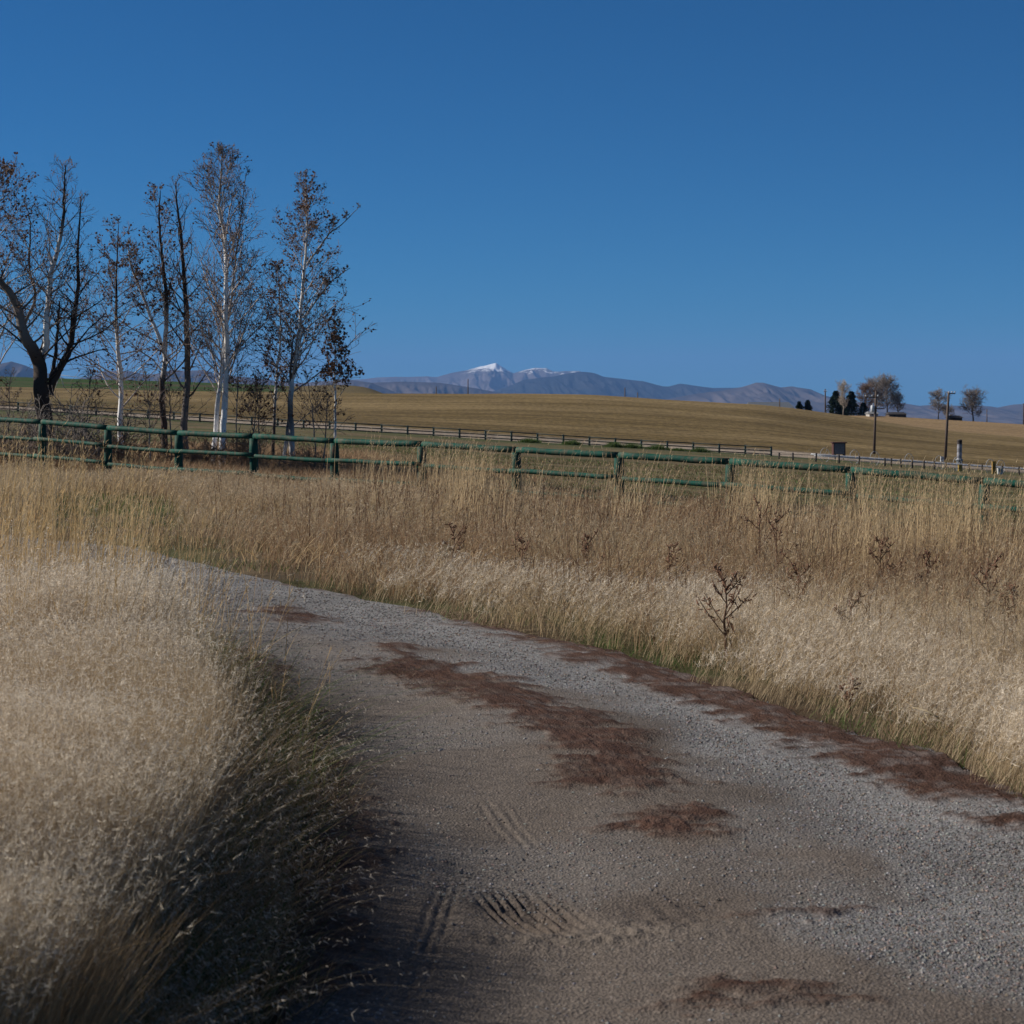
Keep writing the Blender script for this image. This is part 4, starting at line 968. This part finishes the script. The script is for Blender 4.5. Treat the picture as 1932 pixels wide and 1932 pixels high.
fartree(1697, 610, 745, 26, 'low thin bare tree at the right end of the farmyard group', 55, LG, 20, .8)
fartree(1771, 606, 739, 32, 'hazy bare tree left of the tall brown pole', 56, LG, 26, .7)
fartree(1836, 604, 739, 42, 'rounded bare tree standing alone near the right edge', 57, LG * .9, 40, .6, .3)
fartree(1790, 612, 768, 24, 'low bush-like bare tree beside the tall brown pole', 58, LG, 16, .6, .12)

# buildings far away
def bx(mb, w, d, z0, z1, col): mb.box((-w / 2, -d / 2, z0), (w / 2, d / 2, z1), col)
def house(px, Y, wpx_, row_top, wallcol, roofcol, label, eave=.6):
    g = G(px, Y); w = wpx_ * Y / F; H = max(1.5, EYE - (row_top - HZ) * Y / F - g[2]); t = empty('farm_building', tuple(g), label, 'building', 'low farm buildings on the skyline')
    mb = MB(); bx(mb, w, 6, -.5, H * .55, wallcol); mb.build('wall', M_PLAIN, t, smooth=False); mb = MB(); a_, d_ = w / 2 + .4, 3.5
    mb.add([(-a_, -d_, H * .553), (a_, -d_, H * .553), (a_, d_, H * .553), (-a_, d_, H * .553), (-a_ * .8, 0, H), (a_ * .8, 0, H)], [(0, 1, 5, 4), (1, 2, 5), (2, 3, 4, 5), (3, 0, 4), (0, 3, 2, 1)], roofcol); mb.build('roof', M_PLAIN, t, smooth=False)
    mb = MB(); mb.box((-w * .25, -3.06, .3), (-w * .12, -3.003, H * .45), (.02, .025, .03)); mb.build('window', M_PLAIN, t, smooth=False)
house(1645, 585, 16, 777, (.42, .40, .38), (.20, .20, .21), 'low grey farm building in front of the bare trees')
house(1690, 600, 32, 777.5, (.10, .075, .06), (.045, .04, .04), 'long dark roofed building right of the farmyard trees')
house(1800, 600, 22, 784, (.06, .05, .045), (.03, .028, .03), 'small dark shed roof behind the tall brown pole')
house(1450, 640, 90, 758.5, (.12, .12, .12), (.15, .17, .20), 'long pale metal roof just showing over the hill crest')

# ------------------------------------------------------------------ utility poles and wires
def pole(px, toprow, Y, label, r=.16, arms=(), base=None, transformer=False, dx=0, col=(.11, .08, .065)):
    g = G(px, Y); t = empty('utility_pole', tuple(g), label, 'utility pole', 'wooden utility poles'); H = EYE - (toprow - HZ) * Y / F - g[2]
    top = np.array([dx * Y / F, 0, H]); mb = MB(); mb.tube(np.array([[0, 0, -.5], top * .5, top]), [r * 1.15, r, r * .8], 8, col); mb.build('pole', M_PLAIN, t)
    for z, w, side in arms:
        mb = MB(); c = top * (z / H); mb.box((c[0] + side - w / 2, -r - .12, z - .07), (c[0] + side + w / 2, -r, z + .07), (.10, .075, .06)); ar = mb.build('crossarm', M_PLAIN, t, smooth=False)
        for s in (-.45, 0.02, .45):
            mb = MB(); x = c[0] + side + s * w; mb.tube([(x, -r - .06, z + .071), (x, -r - .06, z + .32)], [.07, .09], 6, (.5, .5, .5)); mb.build('insulator', M_PLAIN, ar)
    if transformer:
        z = H * .71; x = top[0] * .7 - .42; mb = MB(); mb.tube([(x, -.1, z - .45), (x, -.1, z - .44), (x, -.1, z + .40), (x, -.1, z + .5)], [.24, .27, .27, .18], 12, (.62, .64, .66)); tr = mb.build('transformer', M_PLAIN, t)
        mb = MB(); mb.tube([(x, -.1, z + .5), (x, -.1, z + .75)], .05, 6, (.4, .4, .4)); mb.build('bushing', M_PLAIN, tr)
    return np.array(g) + top
pA = pole(1649, 737, 258, 'pole with a white transformer and two crossarms right of the small shed', .17, ((7.9, 1.9, -.6), (6.3, 1.5, .45)), transformer=True, dx=4)
pB = pole(1783, 739, 255, 'taller plain brown pole standing left of the metal standpipe', .19, ((9.15, .9, .4),), dx=7)
pC = pole(1557, 734, 560, 'plain dark pole left of the farmyard spruces', .22, ((7.6, 1.0, 0),))
pD = pole(883, 715, 900, 'tallest thin pole on the hill crest below the snowy peak', .26)
pE = pole(823, 729, 900, 'short thin pole on the hill crest left of the tallest one', .26)
pF = pole(1179, 731, 800, 'thin pole on the crest below the blue wooded mountain', .24)
pG = pole(1203, 740, 820, 'tiny pole tip just over the crest right of the thin pole', .24)
pH = pole(1471, 752, 620, 'small pole tip above the crest left of the lone spruces', .2)
pI = pole(1862, 771, 640, 'slim pole right of the lone rounded bare tree', .16)
pJ = pole(1931, 761, 620, 'pole cut by the right edge of the view', .2)
for px_, tr_, lb in ((170, 700, 'short pole far left in the green field'), ):
    pole(px_, tr_, 930, lb, .2)
def wire(pts, label, r, sag):
    org = np.array(pts[0]); mb = MB()
    for a_, b_ in zip(pts[:-1], pts[1:]):
        k = np.linspace(0, 1, 14)[:, None]; q = np.asarray(a_) * (1 - k) + np.asarray(b_) * k; q[:, 2] -= (sag * 4 * k * (1 - k))[:, 0]; mb.tube(q - org, r, 4, (.05, .05, .055), cap=False)
    o = mb.build('power_line', M_PLAIN, origin=org); tag(o, label, 'power line', 'overhead wires')
wire([pB + [0, -.2, -.2], pA + [0, -.2, -1.0]], 'cable running between the tall brown pole and the transformer pole', .045, .9)
wire([pB + [0, -.2, -.15], P(1930, 815, 245)], 'cable dropping from the tall brown pole towards the right edge', .045, 1.2)
wire([P(500, 655, 900), pD + [0, 0, -.1]], 'long wire descending from the grove to the pole below the snowy peak', .13, 3)
wire([P(500, 651, 930), pD + [0, 1, -.4], pF], 'second long wire just above the first, running on over the crest', .12, 4)
wire([pF, pH, pC, pI], 'faint wire along the skyline from the crest to the farmyard', .09, 3)
wire([pC + [0, 0, -.2], P(1700, 734, 590), P(1932, 755, 600)], 'faint wire passing behind the farmyard trees to the right edge', .09, 2)

# ------------------------------------------------------------------ pump shed, standpipe, wheel line
def shed():
    g = G(1582, 236); Y = 236; s = Y / F; t = empty('pump_shed', tuple(g), 'small red-framed shed with a grey side facing the track', 'shed')
    base = EYE - (857 - HZ) * s - g[2]; top = EYE - (836 - HZ) * s - g[2]
    mb = MB(); mb.box((-.68, -.6, base), (.70, .7, top), (.10, .11, .125)); mb.build('wall', M_PLAIN, t, smooth=False)
    for x in (-.74, .70): mb = MB(); mb.box((x, -.66, base - .4), (x + .08, .7, top), (.07, .03, .026)); mb.build('corner_board', M_PLAIN, t, smooth=False)
    mb = MB(); mb.box((-.9, -.85, top + .004), (.95, .9, top + .13), (.075, .032, .028)); mb.build('roof', M_PLAIN, t, smooth=False)
    for x in (-.55, .5): mb = MB(); mb.box((x, -.5, -.2), (x + .12, -.3, base - .003), (.05, .04, .035)); mb.build('leg', M_PLAIN, t, smooth=False)
    mb = MB(); mb.box((-.62, -.66, base + .06), (.62, -.604, top - .06), (.12, .135, .155)); mb.build('panel', M_PLAIN, t, smooth=False)
shed()
def standpipe():
    Y = 205.0; g = G(1810, Y); s = Y / F; t = empty('irrigation_standpipe', tuple(g), 'upright corrugated silver standpipe with dark top', 'standpipe'); top = EYE - (829.5 - HZ) * s - g[2]; b0 = EYE - (869 - HZ) * s - g[2]
    zz = np.linspace(b0, top, 60); mb = MB(); r = .27 + .02 * np.sin(zz * 40)
    cc = np.repeat(np.array([[.34, .34, .38]]), 60, 0); cc[-14:] = (.06, .05, .05)
    blot = np.random.RandomState(5).rand(60) < .22; cc[blot] *= .35
    mb.tube(np.stack([.04 * (zz - b0) / 2, 0 * zz, zz], -1), r, 16, cc); mb.build('pipe', M_PLAIN, t)
    mb = MB(); mb.tube([(0, 0, -.4), (0, 0, b0 - .003)], [.34, .34], 14, (.12, .13, .14)); mb.tube([(0, 0, b0), (0, 0, b0 + .16)], .42, 14, (.25, .27, .29)); mb.build('flange', M_PLAIN, t)
standpipe()
def small_box(px, Y, r0, r1, w, col, name, label, cat):
    g = G(px, Y); s = Y / F; mb = MB(); z0 = min(EYE - (r1 - HZ) * s - g[2], 0) ; z1 = EYE - (r0 - HZ) * s - g[2]
    mb.box((-w / 2, -.15, z0), (w / 2, .15, z1), col); mb.box((-w / 2 - .03, -.19, z1 + .002), (w / 2 + .03, .19, z1 + .05), tuple(np.array(col) * .8)); mb.box((-w * .3, -.17, z1 * .4), (w * .3, -.152, z1 * .8), tuple(np.array(col) * .6)); o = mb.build(name, M_PLAIN, smooth=False); o.location = tuple(g); tag(o, label, cat)
small_box(1777.5, 250, 862, 871, .42, (.55, .56, .57), 'meter_box', 'small pale meter box at the foot of the tall brown pole', 'meter box')
small_box(1811, 196, 877, 888, .35, (.42, .27, .06), 'valve_post', 'stubby yellow valve post below the silver standpipe', 'valve post')
small_box(1875, 194, 871, 893, .36, (.36, .22, .06), 'gate_post', 'yellow-brown post beside the wheel line near the right edge', 'post')
small_box(1887, 190, 884, 892, .5, (.55, .55, .52), 'concrete_block', 'pale block under the wheel line right of the yellow-brown post', 'block')
# wheel line irrigation
Yw = 200.0
def wl(px): return np.interp(px, [1530, 1700, 1932, 2100], [857, 868.5, 884.5, 897])
t = empty('wheel_line', tuple(G(1700, Yw)), 'white irrigation pipe carried on large thin wheels', 'irrigation line'); org = np.array(t.location)
pts = np.array([P(px, wl(px), Yw) for px in np.linspace(1530, 2080, 26)]); mb = MB(); mb.tube(pts - org, .075, 8, (.72, .72, .74)); mb.build('pipe', M_PLAIN, t)
pts2 = np.array([P(px, wl(px) + 2.5 - .004 * (px - 1536), Yw - .8) for px in np.linspace(1536, 2080, 20)]); mb = MB(); mb.tube(pts2 - org, .055, 8, (.66, .66, .68)); mb.build('hose_pipe', M_PLAIN, t)
for px in (1556, 1612, 1650, 1715, 1772, 1806, 1868, 1888, 1940, 1990):
    c = P(px, wl(px), Yw) - org; an = np.linspace(0, 2 * math.pi, 25); mb = MB(); rr = .78
    tilt = .75
    mb.tube(np.stack([c[0] + np.cos(an) * rr * tilt, c[1] + np.cos(an) * rr * .66, c[2] + np.sin(an) * rr], -1), .028, 5, (.5, .5, .5), cap=False); wh = mb.build('wheel', M_PLAIN, t)
    mb = MB()
    for k in range(6):
        q = k * math.pi / 3; mb.tube([c, (c[0] + math.cos(q) * rr * tilt, c[1] + math.cos(q) * rr * .66, c[2] + math.sin(q) * rr)], .010, 4, (.4, .4, .4), cap=False)
    mb.build('spokes', M_PLAIN, wh)
# wire fence behind / in front of it
t = empty('post_fence', tuple(G(1700, 196)), 'row of short dark posts with low wires along the wheel line', 'fence'); org = np.array(t.location); Yp = 196
pp = []
for px in (1470, 1496, 1539, 1583, 1621, 1670, 1681, 1700, 1721, 1743, 1763, 1784, 1829, 1853, 1892, 1923, 1960, 2000):
    g = G(px, Yp); h = EYE - (wl(px) - 3 - HZ) * Yp / F - g[2]; mb = MB(); mb.tube(np.array([g - [0, 0, .2], g + [R.randn() * .04, 0, h]]) - org, .095, 6, (.045, .04, .04)); mb.build('post', M_PLAIN, t); pp.append((g, h))
for f_ in (.35, .75):
    mb = MB(); mb.tube(np.array([g + [0, -.11, h * f_] for g, h in pp]) - org, .022, 4, (.10, .09, .085), cap=False); mb.build('wire', M_PLAIN, t)
# centre-pivot sprinkler far away on the left
t = empty('pivot_sprinkler', tuple(G(200, 640)), 'long thin pale sprinkler boom on A-shaped legs in the green field', 'irrigation boom'); org = np.array(t.location); s = 640 / F
arc = [P(px, r_, 640) for px, r_ in ((110, 707), (150, 712), (190, 709), (230, 713), (280, 710), (330, 714), (380, 711), (430, 715))]
mb = MB(); mb.tube(np.array(arc) - org, .09, 5, (.5, .5, .5)); mb.build('boom', M_PLAIN, t)
for px, r_ in ((113, 707), (300, 713)):
    a_ = P(px, r_, 640); g = G(px, 640)
    for d_ in (-1.6, 1.6): mb = MB(); mb.tube(np.array([a_, [a_[0] + d_, a_[1], g[2]]]) - org, .10, 5, (.5, .5, .5)); mb.build('leg', M_PLAIN, t)

# ------------------------------------------------------------------ mountains
def mount_mat(name, c1, c2, snow=None):
    m, T, N, L, Pn = nodes(name)
    n = noise(N, L, 1, 8, .65, objco(N, L, (.0012, .0009, .004)))
    c = mix(N, L, ramp(N, L, n, [(.38, 0), (.62, 1)]), c1, c2)
    if snow:
        g = N.new('ShaderNodeNewGeometry'); sp = N.new('ShaderNodeSeparateXYZ'); L.new(g.outputs['Position'], sp.inputs[0])
        n2 = noise(N, L, 1, 9, .75, objco(N, L, (.004, .003, .004)))
        ad = N.new('ShaderNodeMath'); ad.operation = 'MULTIPLY_ADD'; L.new(n2, ad.inputs[0]); ad.inputs[1].default_value = snow[1]; L.new(sp.outputs[2], ad.inputs[2])
        mr = N.new('ShaderNodeMapRange'); mr.inputs[1].default_value = snow[0]; mr.inputs[2].default_value = snow[0] + 50; L.new(ad.outputs[0], mr.inputs[0])
        xr_ = N.new('ShaderNodeMapRange'); xr_.inputs[1].default_value = (868 - CX) / F * 40000; xr_.inputs[2].default_value = (905 - CX) / F * 40000; L.new(sp.outputs[0], xr_.inputs[0])
        mu = N.new('ShaderNodeMath'); mu.operation = 'MULTIPLY'; L.new(mr.outputs[0], mu.inputs[0]); L.new(xr_.outputs[0], mu.inputs[1])
        c = mix(N, L, mu.outputs[0], c, (.85, .86, .88))
    L.new(c, Pn.inputs['Base Color']); Pn.inputs['Roughness'].default_value = 1; Pn.inputs['Specular IOR Level'].default_value = 0
    return m
def mountain(name, D, prof, mat, sd_, rough=1.0, zb=-330, thick=.22):
    px = np.arange(prof[0][0], prof[-1][0], 1.6); r_ = np.interp(px, [p for p, _ in prof], [q for _, q in prof])
    r_ = r_ + (fbm(px * .06, px * 0 + sd_, 5, sd_) - .5) * 2.2 * rough
    s = np.linspace(-1, .5, 70); PXm, Sm = np.meshgrid(px, s, indexing='ij'); Rm = r_[:, None] + 0 * Sm
    z0 = (HZ - Rm) * D / F + EYE; prof_ = np.clip(1 - np.abs(Sm) ** 1.15 * np.where(Sm > 0, 2, 1), 0, 1)
    warp = PXm + 14 * (fbm(PXm * .02, Sm * 2.5, 3, sd_ + 1) - .5) * 2
    spur = 1 - np.abs(2 * fbm(warp * .03 + Sm * .8, Sm * 2.6 + warp * .012, 5, sd_ + 2) - 1) * 2.2
    amp = sst(0, .25, np.abs(Sm)) * sst(1.0, .7, np.abs(Sm))
    Z = zb + (z0 - zb) * prof_ + (np.minimum(spur, .9) - .9) * amp * (z0 - zb) * .16
    Yd = D * (1 + Sm * thick); Xd = (PXm - CX) / F * D * (1 + .35 * Sm * thick)
    f = grid_faces(*PXm.shape)
    tag(mk(name, np.stack([Xd, Yd, Z], -1).reshape(-1, 3), f.ravel(), np.full(len(f), 4), mat, smooth=True), kind='structure')
m_brown = mount_mat('dry_hillside', (.058, .048, .045), (.105, .085, .078))
m_dark = mount_mat('wooded_hillside', (.014, .018, .022), (.036, .036, .036))
m_snow = mount_mat('snowy_mountain', (.08, .065, .06), (.13, .105, .1), (1008, 900))
mountain('snow_mountains', 40000, [(560, 742), (640, 719), (701, 713.5), (725, 711), (772, 711), (806, 710), (825, 711), (854, 703), (882, 698), (906, 691), (920, 689), (935, 684.5), (949, 693), (968, 704), (987, 699), (1011, 694), (1030, 694.5), (1045, 701), (1068, 700), (1092, 700), (1120, 712), (1200, 735), (1300, 745)], m_snow, 11, 1.0)
mountain('wooded_mountains', 30000, [(860, 760), (954, 731), (987, 717), (1045, 710), (1092, 701), (1121, 703.5), (1140, 711), (1212, 719), (1250, 729), (1262, 729), (1283, 724), (1300, 726), (1345, 732), (1398, 731), (1440, 740), (1500, 760)], m_dark, 21, .6)
mountain('eastern_hills', 24000, [(1200, 765), (1300, 745), (1360, 737), (1398, 731), (1427, 722), (1440, 722), (1473, 731), (1494, 729), (1530, 735), (1559, 747), (1600, 757), (1640, 762), (1701, 760), (1737, 766), (1761, 763), (1793, 765), (1855, 765), (1882, 769), (1913, 763), (1932, 762), (2100, 755), (2400, 765)], m_brown, 31, .6)
mountain('foothills', 22000, [(600, 765), (651, 735), (700, 722), (760, 720), (830, 722), (900, 733), (960, 745), (1040, 760)], m_brown, 51, .6)
mountain('western_hills', 20000, [(-500, 690), (-200, 680), (0, 686), (22, 682), (47, 689), (72, 700), (94, 705), (130, 716), (174, 711), (195, 700), (224, 699), (246, 700), (275, 707), (300, 705), (325, 696.5), (347, 700), (383, 698), (412, 707), (470, 712), (517, 718), (560, 723), (615, 719), (651, 714.6), (700, 722), (760, 745)], m_brown, 41, .6)

# ------------------------------------------------------------------ haze
hb = MB(); hb.box((-52000, -60, -1200), (52000, 69000, 1500))
m, T, N, L, Pn = nodes('haze_air'); N.remove(Pn)
pv = N.new('ShaderNodeVolumePrincipled'); pv.inputs['Density'].default_value = 2.1e-5; pv.inputs['Color'].default_value = (.21, .42, .86, 1); pv.inputs['Anisotropy'].default_value = 0.0
L.new(pv.outputs[0], N['Material Output'].inputs['Volume'])
hz_ = hb.build('haze', m, smooth=False); tag(hz_, 'faint blue distance haze between the fields and the mountains', 'haze', kind='stuff')
